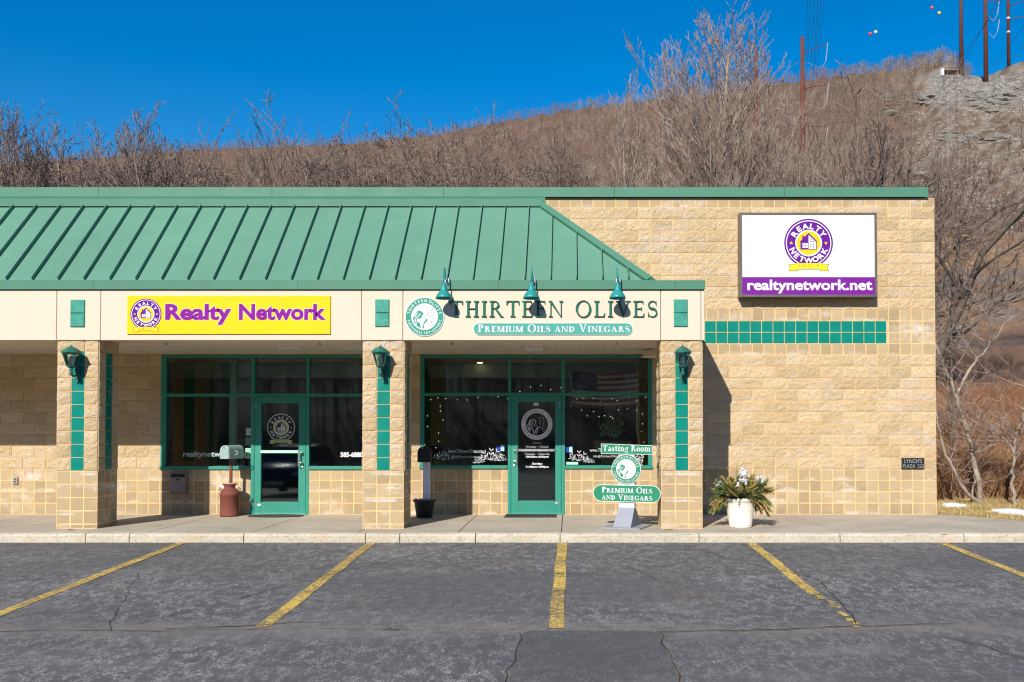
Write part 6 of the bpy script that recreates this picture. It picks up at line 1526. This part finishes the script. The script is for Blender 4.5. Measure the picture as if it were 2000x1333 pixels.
# ------------------------------------------------------------------ unseen wooded bank, added to darken the glass and block low sky
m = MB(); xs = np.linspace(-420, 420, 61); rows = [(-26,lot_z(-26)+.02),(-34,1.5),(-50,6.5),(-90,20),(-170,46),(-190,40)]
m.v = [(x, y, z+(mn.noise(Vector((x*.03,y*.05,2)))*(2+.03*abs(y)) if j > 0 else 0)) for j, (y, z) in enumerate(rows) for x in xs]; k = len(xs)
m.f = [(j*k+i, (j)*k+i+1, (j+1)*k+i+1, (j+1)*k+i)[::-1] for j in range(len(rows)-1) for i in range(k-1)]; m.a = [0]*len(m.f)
obj('added_bank', m, simple('shaded_leaf_litter', (.060,.050,.042), .95, var=.35, vs=.12), kind='structure', smooth=True)
pts = [(r.uniform(-60,60), r.uniform(-46,-27), 0, 1) for _ in range(520)]; pts = [(x, y, 1.0 if y > -34 else 4.0, 1) for x, y, z, k in pts]
wood('added_bank_woods', 'bare woods on the bank across the parking lot', pts, mid_t, M['wood_far'], 6, .7, 1.3)

# ------------------------------------------------------------------ the car across the lot (its reflection shows in the left door)
cx, cy0 = -8.15, 3.2; car = thing('parked_car', 'dark blue parked car standing outside the left edge of the photo', 'car', (cx, cy0+2.2, lot_z(5)))
gz = lot_z(5.5); m = MB()
secs = [(0.0,.45,.60,.80),(.12,.32,.86,.88),(1.0,.30,.95,.92),(3.2,.30,1.0,.92),(3.5,.30,.98,.92),(4.3,.32,.88,.88),(4.5,.42,.62,.78)]
vs = []
for y, zb, zt, hw in secs:
    for x, z in ((-hw*.96,zb),(-hw,zb+.2),(-hw*.97,zt-.08),(-hw*.86,zt),(hw*.86,zt),(hw*.97,zt-.08),(hw,zb+.2),(hw*.96,zb)): vs.append((cx+x, cy0+y, gz+z))
m.add(vs, [(i*8+k, i*8+(k+1)%8, (i+1)*8+(k+1)%8, (i+1)*8+k) for i in range(len(secs)-1) for k in range(8)]+[list(range(8))[::-1], list(range(48,56))])
M['carpaint'] = simple('dark_blue_car_paint', (.02,.035,.07), .18, .3, var=.02, spec=.6); M['carglass'] = simple('tinted_car_glass', (.012,.016,.02), .05, spec=.8)
body = obj('body', m, M['carpaint'], car, True)
m = MB(); rf = [(.5,.78,.96),(1.0,.66,1.42),(1.7,.64,1.50),(2.6,.66,1.44),(3.35,.80,.98)]; vs = []
for y, hw, zt in rf:
    for x, z in ((-.80,.94),(-hw,zt),(hw,zt),(.80,.94)): vs.append((cx+x, cy0+y, gz+z))
m.add(vs, [(i*4+k, i*4+(k+1)%4, (i+1)*4+(k+1)%4, (i+1)*4+k) for i in range(4) for k in range(4)]); obj('window_glass', m, M['carglass'], car)
m = MB(); m.add([(cx+x, cy0+y, gz+z) for x,y,z in ((-.63,1.02,1.435),(.63,1.02,1.435),(.61,1.7,1.515),(-.61,1.7,1.515),(.63,2.55,1.46),(-.63,2.55,1.46))], [(0,1,2,3),(3,2,4,5)]); obj('roof', m, M['carpaint'], car)
for sx2 in (-1,1):
    for y in (.85,3.65):
        m = MB(); m.lathe(0,0,[(.20,-.11),(.32,-.10),(.34,-.06),(.34,.06),(.32,.10),(.20,.11)],20); m.v = [(cx+sx2*.82+z, cy0+y+x, gz+.34+y_) for x,y_,z in m.v]; wh_ = obj('wheel', m, M['black'], car, True)
        m = MB(); m.lathe(0,0,[(.05,-.115),(.19,-.113),(.19,.113),(.05,.115)],12); m.v = [(cx+sx2*.82+z, cy0+y+x, gz+.34+y_) for x,y_,z in m.v]; obj('rim', m, M['alu'], wh_)
    m = MB(); m.sphere((cx+sx2*.62, cy0+4.36, gz+.70), 1, 10, 6, (.19,.12,.08)); obj('headlight', m, M['lens_pane'], car, True)
m = MB(); m.box(cx-.26, cx+.26, cy0+4.49, cy0+4.505, gz+.42, gz+.53); obj('number_plate', m, M['white'], car)
